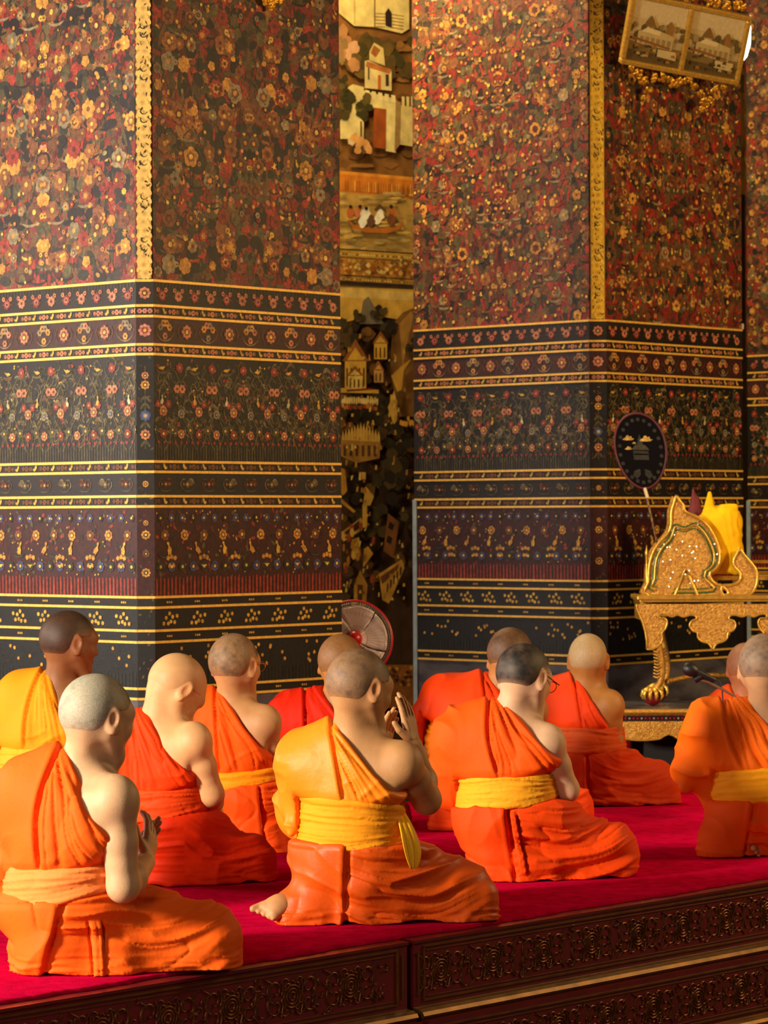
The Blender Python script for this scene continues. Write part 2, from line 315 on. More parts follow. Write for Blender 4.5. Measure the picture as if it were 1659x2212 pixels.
class Face:
    """ornament laid on one upright face: a = metres along the face, z = world height"""
    def __init__(s, mb, o, d, n, W): s.mb, s.o, s.d, s.n, s.W = mb, Vector(o), Vector(d), Vector(n), W; s.k = 0; s.g = 1.0
    def P(s, a, z, off):
        return (s.o.x + s.d.x*a + s.n.x*off, s.o.y + s.d.y*a + s.n.y*off, z)
    def poly(s, pts, c, lv=0.0):
        s.k = (s.k+1) % 400; off = .0008 + lv + s.k*1e-6
        pts = [(min(max(a, .002), s.W-.002), z) for a, z in pts]
        s.mb.face([s.P(a, z, off) for a, z in pts], c)
    def blob(s, a, z, rx, ry, c, rot=0, lv=0.0, n=8): rx *= s.g; ry *= s.g; s.poly([(a+x, z+y) for x, y in ell(n, rx, ry, rot)], c, lv)
    def flower(s, a, z, r, cp, cc, n=7, lv=.0012, ci=None, rot=0.0):
        m = n*4; r = r*s.g
        rim = [(a+math.cos(t)*r*q, z+math.sin(t)*r*q) for t, q in [(2*math.pi*i/m+rot, (1.0, .95, .80, .95)[i % 4]) for i in range(m)]]
        s.poly(rim, cp, lv)
        if ci: s.poly([(a+math.cos(t)*r*q, z+math.sin(t)*r*q) for t, q in [(2*math.pi*i/(2*n)+rot+.3, (.62, .42)[i % 2]) for i in range(2*n)]], ci, lv+.0005)
        s.blob(a, z, r*.27, r*.27, cc, lv=lv+.0009, n=7)
    def bird(s, a, z, r, c, k=0, flip=1, lv=.0022, rot=0.0):
        cr, sr = math.cos(rot), math.sin(rot); r = r*s.g
        s.poly([(a+flip*(x*cr-y*sr)*r, z+(x*sr+y*cr)*r) for x, y in BIRDS[k]], c, lv)
    def arc(s, a, z, r, th, c, a0=200, a1=340, lv=.0010, n=8, sq=.6):
        A = [math.radians(a0+(a1-a0)*i/n) for i in range(n+1)]
        s.poly([(a+math.cos(t)*r, z+math.sin(t)*r*sq) for t in A]+[(a+math.cos(t)*(r-th*math.sin(math.pi*i/n)), z+(math.sin(t)*(r)*sq+th*math.sin(math.pi*i/n))) for i, t in list(enumerate(A))[::-1]], c, lv)
    def strip(s, pts, wd, c, lv=.0005):
        for (a0, z0), (a1, z1) in zip(pts, pts[1:]):
            dx, dz = a1-a0, z1-z0; l = math.hypot(dx, dz) or 1; nx, nz = -dz/l*wd/2, dx/l*wd/2
            s.poly([(a0-nx, z0-nz), (a1-nx, z1-nz), (a1+nx, z1+nz), (a0+nx, z0+nz)], c, lv)
pal = {k: lin(v) for k, v in dict(brn2=(146, 88, 44), red=(146, 48, 32), dred=(92, 32, 22), brn=(120, 72, 38), och=(204, 144, 58), sal=(198, 124, 84), gry=(142, 126, 92), olv=(88, 78, 44), dk=(34, 26, 20),
       dg=(44, 44, 28), yel=(226, 184, 78), gold=(214, 168, 62), pink=(206, 132, 110), blue=(66, 74, 120), lblue=(120, 128, 140), cream=(214, 200, 150), stem=(98, 86, 46)).items()}
def upper_field(fc, z0, z1, rnd, kind):
    """dense painted blossoms, birds and foliage, mirrored about the face's own axis and repeated upward"""
    W = fc.W; per = 0.86 if kind == 0 else 0.62
    # one half tile
    items = []
    area_ = W/2*per
    soft = {'dk': 'brn', 'dg': 'olv'} if kind == 1 else {}
    def add(n, f):
        for _ in range(int(n*area_)): items.append(f())
    U = rnd.uniform
    big = 1.3 if kind == 0 else 1.05
    add(260, lambda: ('blob', U(0, W/2), U(0, per), U(.012, .035)*big, U(.010, .03)*big, rnd.choice(['dg', 'dk', 'olv', 'brn', 'dred', 'brn', 'dk', 'dg', 'dk']), U(0, 3)))
    add(170, lambda: ('blob', U(0, W/2), U(0, per), U(.006, .014), U(.02, .06), rnd.choice(['red', 'dred', 'dred', 'brn', 'dg', 'olv', 'red']), U(-.5, .5)))
    add(75, lambda: ('arc', U(0, W/2), U(0, per), U(.025, .05)*big, .012, rnd.choice(['dk', 'gry', 'dg', 'olv'])))
    add(60, lambda: ('stem', U(0, W/2), U(0, per), U(.03, .09), U(-1, 1), rnd.choice(['olv', 'gry', 'dk', 'stem'])))
    add(125, lambda: ('fl', U(0, W/2), U(0, per), U(.017, .036)*big, rnd.choice(['och', 'brn', 'brn2', 'gry', 'brn', 'och', 'red', 'olv', 'brn2']), rnd.choice(['och', 'och', 'yel', 'dred', 'brn']), rnd.choice(['dred', 'brn', None, 'brn2', None, 'och'])))
    add(110, lambda: ('fl', U(0, W/2), U(0, per), U(.008, .015), rnd.choice(['och', 'sal', 'gry', 'gold', 'red', 'brn']), rnd.choice(['yel', 'dk']), None))
    add(190, lambda: ('blob', U(0, W/2), U(0, per), U(.006, .015), U(.006, .016), rnd.choice(['och', 'brn2', 'brn', 'sal', 'olv', 'gry', 'dred', 'och']), U(0, 3)))
    add(50 if kind == 0 else 120, lambda: ('dot', U(0, W/2), U(0, per), U(.005, .010), rnd.choice(['yel', 'gold', 'yel', 'och'])))
    add(20 if kind == 0 else 34, lambda: ('bird', U(0, W/2), U(0, per), U(.022, .04), rnd.choice(['gold', 'yel', 'och']), rnd.choice([0, 1, 2]), U(-.6, .6)))
    nt = int((z1-z0)/per)+2
    for t in range(nt):
        for it in items:
            it = tuple(soft.get(x, x) if isinstance(x, str) and hash(it[2]) % 5 < 4 else x for x in it)
            z = z1 - (t+1)*per + it[2]
            if z < z0+.03 or z > z1-.02: continue
            for sg in (1, -1):
                a = W/2 + sg*it[1]; k = it[0]
                if a < .012 or a > W-.012: continue
                if rnd.random() < .06: continue
                if k == 'blob': fc.blob(a, z, it[3], it[4], jc(pal[it[5]], rnd, .3), rot=sg*it[6], lv=0)
                elif k == 'arc': fc.arc(a, z, it[3], it[4], jc(pal[it[5]], rnd), lv=.0006)
                elif k == 'stem':
                    L = it[3]; b = it[4]*sg; fc.strip([(a, z), (a+b*L*.3, z+L*.35), (a+b*L*.2, z+L*.7), (a-b*L*.3, z+L)], .004, pal[it[5]], .0005)
                elif k == 'fl': fc.flower(a, z, it[3], jc(pal[it[4]], rnd, .25), pal[it[5]], ci=(pal[it[6]] if it[6] else None), n=rnd.choice([5, 6, 7]), rot=rnd.uniform(0, 1))
                elif k == 'dot': fc.blob(a, z, it[3], it[3], jc(pal[it[4]], rnd), lv=.0024, n=6)
                elif k == 'bird': fc.bird(a, z, it[3], jc(pal[it[4]], rnd), it[5], sg, rot=it[6])
def band_field(fc, rnd, redE=True):
    W = fc.W; U = rnd.uniform
    def row(z, step, f, ph=.5):
        n = max(1, round(W/step)); st = W/n
        for i in range(n): f((i+ph)*st, z, i)
    # A: row of red flowers on dark
    z0, z1 = zl[1], zl[0]; m = (z0+z1)/2
    row(m-.008, .098, lambda a, z, i: fc.flower(a, z, .019, pal['sal'] if i % 2 else pal['red'], pal['dred'], ci=pal['pink']))
    row(m+.004, .098, lambda a, z, i: [fc.flower(a+dx, z+.012, .009, pal['sal'], pal['dred'], n=5) for dx in (-.026, .026)], ph=0.0)
    row(m-.02, .049, lambda a, z, i: fc.arc(a, z, .016, .004, pal['stem'], 20, 160))
    row(m+.03, .02, lambda a, z, i: fc.strip([(a, z-.005), (a+U(-.004, .004), z+.02)], .0025, pal['olv']))
    # narrow borders
    for zb, zt in ((zl[2], zl[1]), (zl[4], zl[3]), (zl[6], zl[5]), (zl[8], zl[7]), (zl[10], zl[9]), (zl[12], zl[11]), (zl[14], zl[13])):
        m = (zb+zt)/2; low = zt < zl[8]
        if low:
            row(m, .17, lambda a, z, i: [fc.blob(a+dx, z, .004, .004, pal['gold'], lv=.001) for dx in (-.012, 0, .012)])
            continue
        row(m, .112, lambda a, z, i: (fc.blob(a, z+.004, .005, .010, pal['gold'], rot=.4, lv=.0012), fc.blob(a+.008, z-.005, .007, .005, pal['gold'], rot=.3, lv=.0013)))
        row(m, .112, lambda a, z, i: [fc.flower(a+dx, z, r_, pal['sal'] if zt > zl[5] else pal['brn'], pal['dred'], n=6) for dx, r_ in ((-.022, .0075), (0, .0105), (.022, .0075))], ph=0.0)
        row(m, .056, lambda a, z, i: fc.blob(a+.028, z, .004, .007, pal['olv'], lv=.001))
    # B: medallions
    z0, z1 = zl[3], zl[2]; m = (z0+z1)/2
    def med(a, z, i):
        if i % 2:
            fc.flower(a, z, .024, pal['sal'], pal['yel'], ci=pal['dred'], n=8); [fc.blob(a+.03*math.cos(t), z+.03*math.sin(t), .005, .012, pal['dred'], rot=t, lv=.001) for t in (0, 1.57, 3.14, 4.71)]
        else:
            for t in (20, 70, 110, 160, 270): fc.flower(a+.028*math.cos(math.radians(t)), z+.006+.028*math.sin(math.radians(t)), .013, rnd.choice([pal['och'], pal['sal'], pal['gry']]), pal['dred'], n=6)
            fc.arc(a, z-.01, .044, .005, pal['gry'], 190, 350, sq=.8)
        for sg in (-1, 1): fc.strip([(a+sg*.04, z-.03), (a+sg*.055, z), (a+sg*.04, z+.03)], .003, pal['brn'])
    row(m, .125, med)
    # C: tall flower garden with birds on near-black
    z0, z1 = zl[5], zl[4]; h = z1-z0
    row(z0, .0165, lambda a, z, i: (fc.strip([(a, z+.006), (a+U(-.003, .003), z+U(.06, .085))], .0045, jc(pal['olv'], rnd, .5)), fc.blob(a, z+.082, .0065, .0065, pal['red'], lv=.001, n=6) if i % 2 else None))
    row(z0+.118, .105, lambda a, z, i: fc.flower(a, z, .017, pal['sal'] if i % 2 else pal['red'], pal['yel'], ci=pal['dred']))
    row(z0+.135, .105, lambda a, z, i: fc.flower(a, z, .017, pal['olv'], pal['yel'], ci=pal['dk'], n=8), ph=0.0)
    row(z0+.215, .105, lambda a, z, i: (fc.flower(a, z, .019, pal['sal'], pal['yel'], ci=pal['dred'], n=8), [fc.flower(a+s_*.03, z+.03, .014, pal['red'], pal['sal'], n=6) for s_ in (-1, 1)]) if i % 2 == 0 else fc.flower(a, z-.01, .017, pal['gry'], pal['lblue'], ci=pal['dg']))
    row(z0+.262, .21, lambda a, z, i: fc.bird(a-.052, z, .03, pal['gold'] if i % 2 else pal['cream'], 1, 1 if i % 2 else -1))
    row(z0+.31, .21, lambda a, z, i: [fc.flower(a+.052+s_*.016, z, .016, pal['sal'], pal['dred'], n=6) for s_ in (-1, 1)])
    row(z0+.395, .21, lambda a, z, i: (fc.bird(a-.052, z, .03, pal['gold'], 2, 1), fc.arc(a-.052, z-.004, .034, .01, pal['olv'], 190, 350)))
    row(z0+.40, .21, lambda a, z, i: fc.flower(a+.052, z, .018, pal['red'], pal['sal'], n=7))
    for _ in range(int(W*420)):
        a, z = U(.01, W-.02), U(z0+.09, z1-.03); fc.arc(a, z, U(.01, .03), .003, jc(rnd.choice([pal['olv'], pal['stem'], pal['gry']]), rnd, .5), U(0, 180), U(200, 340), lv=.0002, sq=1.1)
    for _ in range(int(W*110)):
        fc.blob(U(.01, W-.02), U(z0+.1, z1-.02), .0055, .008, rnd.choice([pal['dred'], pal['brn'], pal['olv'], pal['red']]), rot=U(0, 3), lv=.0004, n=6)
    for _ in range(int(W*26)): fc.blob(U(.01, W-.02), U(z0+.1, z1-.02), .004, .004, pal['gold'], lv=.001, n=6)
    for k in range(int(W/.105)):
        a = (k+.5)*.105
        for sg in (-1, 1):
            fc.strip([(min(max(a+sg*(.010+.034*math.sin(i*.55)), .01), W-.01), zl[5]+.05+i*.026) for i in range(14)], .0045, jc(pal['stem'], rnd, .3), .0003)
            for i in range(3, 13, 2): fc.blob(min(max(a+sg*(.026+.03*math.sin(i*.55)), .01), W-.01), zl[5]+.05+i*.026, .005, .012, jc(pal['olv'], rnd, .4), rot=sg*.8, lv=.0005, n=6)
    # D
    z0, z1 = zl[7], zl[6]; m = (z0+z1)/2
    def scr(a, z, i):
        c1 = pal['stem'] if i % 2 else pal['dred']
        for sg in (-1, 1): fc.arc(a+sg*.02, z, .022, .004, pal['gry'] if i % 2 else pal['brn'], 0 if sg > 0 else 60, 200 if sg > 0 else 270, sq=1); fc.blob(a+sg*.022, z, .006, .006, pal['brn'], lv=.0012)
        fc.flower(a, z, .012, c1, pal['yel'], n=6); fc.arc(a, z-.012, .04, .004, pal['olv'], 200, 340, sq=.5)
    row(m, .125, scr)
    # E: dark red ground, tall birds
    z0, z1 = zl[9], zl[8]
    row(z0, .0225, lambda a, z, i: (fc.poly([(a-.0065, z+.006), (a+.0065, z+.006), (a+.0045, z+U(.075, .095)), (a-.0045, z+.08)], jc(pal['red'], rnd, .3)), fc.poly([(a+.009, z+.006), (a+.0125, z+.006), (a+.011, z+.085)], pal['dg'])))
    row(z0+.128, .063, lambda a, z, i: fc.flower(a, z, .019, pal['blue'] if i % 2 else pal['dg'], pal['yel'], ci=pal['dk'], n=8))
    row(z0+.15, .18, lambda a, z, i: [fc.flower(a+dx, z+dz, .009, pal['och'], pal['yel'], n=5) for dx, dz in ((-.02, .015), (0, .02), (.02, .015), (-.01, -.018), (.01, -.018))])
    row(z0+.185, .23, lambda a, z, i: (fc.arc(a, z, .04, .018, pal['dk'], 190, 350), fc.arc(a, z+.002, .036, .003, pal['olv'], 190, 350, lv=.0016)), ph=.25)
    row(z0+.205, .155, lambda a, z, i: fc.bird(a, z, .042, pal['och'] if i % 2 else pal['gold'], 1, 1 if i % 2 else -1, rot=.35 if i % 2 else -.35))
    row(z0+.262, .118, lambda a, z, i: fc.flower(a, z, .020, pal['och'] if i % 2 else pal['brn'], pal['yel'], ci=pal['dred'], n=7))
    row(z0+.335, .063, lambda a, z, i: fc.flower(a, z, .015, pal['blue'] if i % 3 else pal['dk'], pal['yel'], ci=pal['dk'], n=6))
    for _ in range(int(W*150)):
        fc.blob(U(.01, W-.02), U(z0+.09, z1-.015), U(.004, .008), U(.006, .014), rnd.choice([pal['dred'], pal['dg'], pal['red'], pal['dk'], pal['olv'], pal['dred']]), rot=U(0, 3), lv=.0003, n=6)
    for _ in range(int(W*60)): fc.blob(U(.01, W-.02), U(z0+.09, z1-.015), .0035, .0035, pal['gold'], lv=.001, n=6)
    # F, G: gold dot clusters on blue-black
    z0, z1 = zl[11], zl[10]; m = (z0+z1)/2
    row(m, .16, lambda a, z, i: [fc.flower(a+dx, z+dz, .0075, pal['gold'], pal['yel'], n=5) for dx, dz in ((0, .022), (.018, .008), (-.02, .004), (.008, -.012), (-.008, -.02), (.03, -.015), (-.034, -.02), (.045, .012))])
    z0, z1 = zl[13], zl[12]
    for _ in range(int(W*30)): fc.flower(U(.01, W-.02), U(z0+.08, z1-.02), .007, rnd.choice([pal['gold'], pal['och']]), pal['yel'], n=5)
    for _ in range(int(W*60)):
        a, z = U(.01, W-.02), U(z0+.07, z1-.02); fc.arc(a, z, U(.01, .025), .003, jc(pal['dg'], rnd, .5), 0, 150, lv=.0002)
    row(z0, .022, lambda a, z, i: fc.strip([(a, z+.006), (a, z+U(.05, .075))], .004, jc(pal['dg'], rnd, .4)))
zone_cols = [((44, 30, 22), 1, 0), ((32, 24, 22), 2, 1), ((86, 40, 28), 3, 2), ((32, 24, 22), 4, 3), ((34, 27, 20), 5, 4), ((38, 28, 22), 6, 5), ((40, 30, 26), 7, 6), ((38, 28, 22), 8, 7), ((84, 24, 20), 9, 8),
             ((38, 28, 26), 10, 9), ((34, 30, 28), 11, 10), ((32, 26, 26), 12, 11), ((30, 30, 30), 13, 12), ((32, 26, 26), 14, 13)]
M_board = mat('gilt_leaf_pattern', (1, 1, 1), rough=.5, attr='Col', noise=.2, nscale=90, spec=.3)
def pillar(label, A, W, cham, seed, kind, edge=False):
    """A = the near corner nearest the camera's left of the chamfer; left face runs along L_, right face along R_"""
    rnd = random.Random(seed)
    root = empty('pillar', (A.x, A.y, 0)); tag(root, label, 'pillar', 'painted square pillars')
    cdir = Vector((1, 0, 0)); A2 = A + cdir*cham; nL = Vector((-R_.x, -R_.y, 0)); nR = Vector((R_.y, -R_.x, 0)); nC = Vector((0, -1, 0))
    # plan outline, counter-clockwise from above
    P = [A, A2, A2 + R_*W, A2 + R_*W + L_*cham*.9 + R_*cham*.1]
    far = A + L_*W; P = [A, A2, A2 + R_*W, A2 + R_*W + Vector((0, cham, 0)), A2 + R_*W + Vector((0, cham, 0)) + L_*W, far + R_*W + Vector((0, cham, 0)), far + Vector((0, cham*.1, 0)), far]
    P = [A, A2, A2 + R_*W, A2 + R_*W + Vector((0, cham, 0)), far + R_*W + Vector((0, cham, 0)), far + R_*W + Vector((-cham, cham, 0)), far + Vector((-cham*.0, cham, 0)), far]
    sh = MB(); kd = (30, 24, 24)
    def ring(z0, z1, c, m):
        for i in range(len(P)):
            a, b = P[i], P[(i+1) % len(P)]; sh.face([(a.x, a.y, z0), (b.x, b.y, z0), (b.x, b.y, z1), (a.x, a.y, z1)], c, m)
    ring(0, zl[14], (1, 1, 1), 2)
    for c, lo, hi in zone_cols: ring(zl[lo], zl[hi], tuple(x*.5 for x in lin(c)), 1)
    ring(zl[0], ZTOP, (1, 1, 1), 0)
    sh.face([(p.x, p.y, ZTOP) for p in P])
    sh.build('painted_shaft', [M_ground, M_orn, M_marble], root)
    om = MB()
    faces = [Face(om, A, L_, nL, W), Face(om, A2, R_, nR, W)]
    for fc in faces:
        # polygons must face outward: the L face runs leftward, flip through negative order
        upper_field(fc, zl[0], ZTOP-.05, random.Random(seed*7+(fc.n.x > 0)), kind); fc.g = 1.22; band_field(fc, random.Random(seed*13+(fc.n.x > 0)))
    ch = Face(om, A, cdir, nC, cham); hw = cham/2
    for z, r, c in [(.5, .02, 0)]: pass
    for zz, r, cp, ci in [((zl[0]+zl[1])/2, .026, 'sal', 'dred'), ((zl[2]+zl[3])/2, .028, 'pink', 'red'), (zl[4]-.09, .016, 'sal', 'dred'), (zl[4]-.13, .02, 'och', 'dred'), (zl[4]-.26, .024, 'blue', 'lblue'), (zl[4]-.34, .022, 'sal', 'dred'),
                          ((zl[6]+zl[7])/2, .014, 'och', 'dred'), (zl[8]-.07, .012, 'och', 'dred'), (zl[8]-.12, .02, 'och', 'dk'), (zl[8]-.2, .016, 'brn', 'dk'), (zl[8]-.28, .02, 'och', 'dk')]:
        ch.flower(hw, zz, r, pal[cp], pal['yel'], ci=pal[ci], n=8)
    ch.strip([(hw, zl[4]-.4), (hw, zl[4]-.05)], .004, pal['olv'])
    for zz in (zl[4]-.19, zl[4]-.22, zl[4]-.3, zl[4]-.38):
        for sg in (-1, 1): ch.blob(hw+sg*.012, zz, .006, .016, pal['olv'], rot=sg*.6)
    for za, zb in ((1, 2), (3, 4)):
        for dx in (-.022, 0, .022): ch.flower(hw+dx, (zl[za]+zl[zb])/2, .011, pal['pink'], pal['dred'], n=6)
    for _ in range(60): ch.blob(rnd.uniform(.008, cham-.008), rnd.uniform(zl[13], zl[4]), .004, .008, rnd.choice([pal['olv'], pal['brn'], pal['dred'], pal['dg']]), rot=rnd.uniform(0, 3))
    om.build('painted_ornament', M_orn, root)
    # gilded corner board over the flower field
    gb = MB()
    o = A + nC*.004 + cdir*.006; gb.box((o.x, o.y, zl[0]+.006), cdir*(cham-.012), -nC*.01, (0, 0, ZTOP-zl[0]-.02), lin((60, 44, 20)))
    fc = Face(gb, A + nC*.0105, cdir, nC, cham)
    z = zl[0]+.03; i = 0; g = lin((222, 178, 92)) if kind == 0 else lin((214, 168, 40))
    g_ = lin((222, 178, 92)) if kind == 0 else lin((214, 168, 40)); fc.poly([(.008, zl[0]+.008), (cham-.008, zl[0]+.008), (cham-.008, ZTOP-.03), (.008, ZTOP-.03)], tuple(x*.72 for x in g_))
    for _ in range(150): fc.blob(rnd.uniform(.014, cham-.014), rnd.uniform(zl[0]+.03, ZTOP-.06), .003, rnd.uniform(.005, .011), lin((44, 34, 20)), rot=rnd.uniform(-1, 1), lv=.0030, n=6)
    while z < ZTOP-.06:
        if i % 5 < 3: fc.flower(hw+rnd.uniform(-.006, .006), z, .027, jc(g, rnd, .08), tuple(x*.62 for x in g), n=rnd.choice([6, 7]), lv=.0022, ci=tuple(x*.84 for x in g))
        else:
            sg = 1 if (i//5) % 2 else -1
            fc.arc(hw, z, .016, .005, lin((40, 30, 18)), 90, 360, lv=.003, sq=1)
            fc.blob(hw+sg*.012, z+.012, .013, .018, jc(g, rnd, .15), rot=sg*.6, lv=.0022); fc.blob(hw-sg*.012, z-.012, .013, .018, jc(g, rnd, .15), rot=sg*.6, lv=.0022)
        for sg in (-1, 1): fc.blob(hw+sg*.024, z+.018, .008, .015, jc(g, rnd, .2), lv=.0016, rot=sg*.4)
        z += .036; i += 1
    gb.build('gilded_corner_board', M_board, root)
    # raised gold lines run round the shaft
    for z in zl:
        gl = MB(); t = .0052
        for o, d, n, L in ((A, L_, nL, W), (A2, R_, nR, W), (A, cdir, nC, cham)):
            oo = o + n*.004; gl.box((oo.x, oo.y, z-t), d*L, -n*.006, (0, 0, 2*t))
        gl.build('gold_line', M_goldpaint, root)
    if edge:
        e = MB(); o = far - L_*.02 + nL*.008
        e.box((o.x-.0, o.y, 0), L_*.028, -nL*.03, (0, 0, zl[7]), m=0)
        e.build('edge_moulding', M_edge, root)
    return root
A1 = at(296, 1119, 12.7); A1.z = 0; pillar('floral painted pillar filling the left of the frame behind the row of seated people', A1, 1.16, .074, 3, 0)
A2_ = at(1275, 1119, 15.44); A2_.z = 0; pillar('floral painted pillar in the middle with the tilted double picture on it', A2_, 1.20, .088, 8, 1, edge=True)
A3 = at(1630, 1119, 18.85); A3.z = 0
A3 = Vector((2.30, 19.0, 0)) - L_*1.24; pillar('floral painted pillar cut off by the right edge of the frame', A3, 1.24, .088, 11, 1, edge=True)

# ------------------------------------------------------------------ carpeted platform
E0 = at(0, 2162, 7.743); E0.z = 0; PR = Vector((.665, .747, 0)).normalized(); PN = Vector((-PR.y, PR.x, 0)); FN = -PN
def PE(s, n, z): q = E0 + PR*s - PN*n; return Vector((q.x, q.y, z))   # s along the edge, n outward from it
SJ = (Vector((at(856, 2010, 8.93).x, at(856, 2010, 8.93).y, 0)) - E0).dot(PR)
M_lac = mat('dark_red_lacquer', lin((112, 14, 24)), rough=.4, noise=.4, nscale=12, coat=.2)
M_relief = mat('gilded_relief', lin((126, 74, 26)), rough=.42, metal=.6, noise=.6, nscale=30)
M_trim = mat('worn_gold_trim', lin((132, 90, 26)), rough=.42, metal=.55, noise=.5, nscale=18)
def platform(label, s0, s1, scut0, scut1):
    root = empty('platform', PE(s0, 0, 0), 0); tag(root, label, 'platform')
    b = MB(); TH = ZP-.012
    b.box(PE(s0, 0, 0), PR*(s1-s0), PN*2.75, (0, 0, TH)); b.build('core', M_lac, root)
    # tiers: (outer offset, z0, z1)
    for nm, n0, z0, z1 in (('upper_panel', .03, .285, .445), ('lower_panel', .09, .055, .215)):
        p = MB(); p.box(PE(s0+.006, 0, z0-.02), PR*(s1-s0-.012), -PN*n0, (0, 0, z1-z0+.04)); f = p.build(nm, M_lac, root)
        # frame lines
        g = MB(); t = .005; e0, e1 = s0+.05, s1-.05
        for zz in (z0, z1): g.box(PE(e0, n0-.001, zz-t/2), PR*(e1-e0), -PN*.006, (0, 0, t)); g.box(PE(e0+.012, n0-.001, zz-t/2+(.012 if zz == z0 else -.012)), PR*(e1-e0-.024), -PN*.004, (0, 0, t*.5))
        for ss in (e0, e1-t): g.box(PE(ss, n0-.001, z0), PR*t, -PN*.006, (0, 0, z1-z0))
        for ss in (s0+.025, s1-.03): g.box(PE(ss, n0-.001, z0+.015), PR*.005, -PN*.005, (0, 0, z1-z0-.03))
        g.build('gold_frame', M_trim, f if False else root)
        # carved scrolls
        r = MB(); rn = random.Random(int(s0*10)+int(z0*100)); zc = (z0+z1)/2; per = .245; hh = (z1-z0)/2-.02
        ss = max(e0+.08, -.9)
        k = 0
        def path(pts, w0, w1, dep=.004):
            n = len(pts); rows = []
            for i, (a, z) in enumerate(pts):
                a2, z2 = pts[min(i+1, n-1)]; a1_, z1_ = pts[max(i-1, 0)]; dx, dz = a2-a1_, z2-z1_; l = math.hypot(dx, dz) or 1
                wd = w0+(w1-w0)*i/(n-1); nx, nz = -dz/l*wd, dx/l*wd
                rows.append([PE(a-nx, n0, z-nz), PE(a-nx*.4, n0+dep, z-nz*.4), PE(a+nx*.4, n0+dep, z+nz*.4), PE(a+nx, n0, z+nz)])
            r.grid(rows)
        while ss < min(e1-.06, 4.2):
            # rosette of rings
            for q in (.032, .022, .012):
                path([(ss+math.cos(t)*q*1.05, zc+math.sin(t)*q) for t in [2*math.pi*i/16 for i in range(17)]], .0032, .0032)
            for i in range(10):
                t = 2*math.pi*i/10; path([(ss+math.cos(t+o_)*.034*u_, zc+math.sin(t+o_)*.034*u_) for o_, u_ in ((0, 1.05), (.14, 1.25), (.3, 1.32), (.46, 1.22))], .004, .0015)
            for sg in (1, -1):
                cx = ss+sg*per*.28
                for s2 in (1, -1):
                    cz = zc+s2*.022
                    path([(cx+math.cos(t)*rr*sg, cz+math.sin(t)*rr*s2) for t, rr in [(i*.42-1.2, .036*(1-i/20)) for i in range(17)]], .0045, .002)
                    path([(cx+sg*(.012+i*.006)+math.sin(i*.9)*.004, cz+s2*(.016+i*.0045)) for i in range(6)], .0045, .001)
                    path([(cx-sg*.028+math.sin(i)*.004, zc+s2*(.008+i*.009)) for i in range(6)], .004, .001)
                    path([(ss+sg*(.014+i*.008), zc+s2*(.044+.009*math.sin(i*.8))) for i in range(7)], .0035, .001)
            for _ in range(9):
                a, z = ss+per/2+rn.uniform(-.03, .03), zc+rn.uniform(-hh, hh); t0 = rn.uniform(0, 6)
                path([(a+math.cos(t0+i*.5)*.013, z+math.sin(t0+i*.5)*.011) for i in range(5)], .003, .001)
            ss += per; k += 1
        r.build('carved_scrollwork', M_relief, f, smooth=True)
    # mouldings: profile swept along the edge
    for nm, prof, mt in (('gold_moulding', [(.03, .225), (.045, .228), (.065, .236), (.074, .247), (.068, .258), (.05, .265), (.03, .268)], M_trim),
                         ('base_moulding', [(.09, .0), (.125, .0), (.125, .02), (.118, .03), (.10, .036), (.09, .04)], M_trim),
                         ('lip_moulding', [(.0, .452), (.03, .452), (.036, .458), (.036, .466), (.0, .468)], M_lac)):
        q = MB(); rows = [[PE(s0+.004, n, z) for n, z in prof], [PE(s1-.004, n, z) for n, z in prof]]
        q.grid(rows[::-1]); q.face(rows[0]); q.face(rows[1][::-1]); q.build(nm, mt, root, smooth=False)
    return root
platform('red lacquered platform section with carved gold panels, left of the joint', -2.6, SJ-.008, 0, 0)
platform('longer red lacquered platform section with two rows of carved gold panels, right of the joint', SJ+.008, 6.5, 0, 0)
# carpet with a rough cut edge
cm = MB(); rnd = random.Random(2); N = 620; rows = []
def cn(x, s=1.0):
    return math.sin(x*7.1*s)+.6*math.sin(x*17.3*s+1)+.35*math.sin(x*41*s+2)+.2*math.sin(x*93*s)
for i in range(N+1):
    s = -2.6 + 9.1*i/N; j = .006*cn(s)+rnd.uniform(-.003, .003)
    rows.append([PE(s, -2.74, ZP), PE(s, -1.4, ZP), PE(s, -.5, ZP), PE(s, -.12, ZP+.0008*cn(s, .7)), PE(s, -.02+j, ZP), PE(s, -.008+j, ZP-.003), PE(s, -.008+j, ZP-.011)])
cm.grid(rows[::-1])
cpt = cm.build('carpet', mat('crimson_carpet', lin((206, 10, 64)), rough=1.0, noise=.35, nscale=26, bump=.8, bscale=420, spec=.0), None, smooth=True)
tag(cpt, 'crimson carpet with a frayed edge laid over the platform the people sit on', 'carpet')
# ------------------------------------------------------------------ people: distance fields meshed into continuous surfaces
V3 = lambda *a: np.array(a, dtype=np.float64)
def _h(i, j, k, seed):
    n = (i*73856093) ^ (j*19349663) ^ (k*83492791) ^ (seed*2654435761 & 0x7fffffff)
    n = (n ^ (n >> 13))*1274126177 & 0x7fffffff
    return ((n ^ (n >> 16)) & 0xffff)/65535.0
def vn(p, seed=0):
    """value noise -1..1 on (N,3)"""
    f = np.floor(p).astype(np.int64); t = p-f; t = t*t*(3-2*t); out = 0
    for dx in (0, 1):
        wx = t[:, 0] if dx else 1-t[:, 0]
        for dy in (0, 1):
            wy = t[:, 1] if dy else 1-t[:, 1]
            for dz in (0, 1):
                wz = t[:, 2] if dz else 1-t[:, 2]
                out = out+wx*wy*wz*_h(f[:, 0]+dx, f[:, 1]+dy, f[:, 2]+dz, seed)
    return out*2-1
def sstep(a, b, x):
    t = np.clip((x-a)/(b-a), 0, 1); return t*t*(3-2*t)
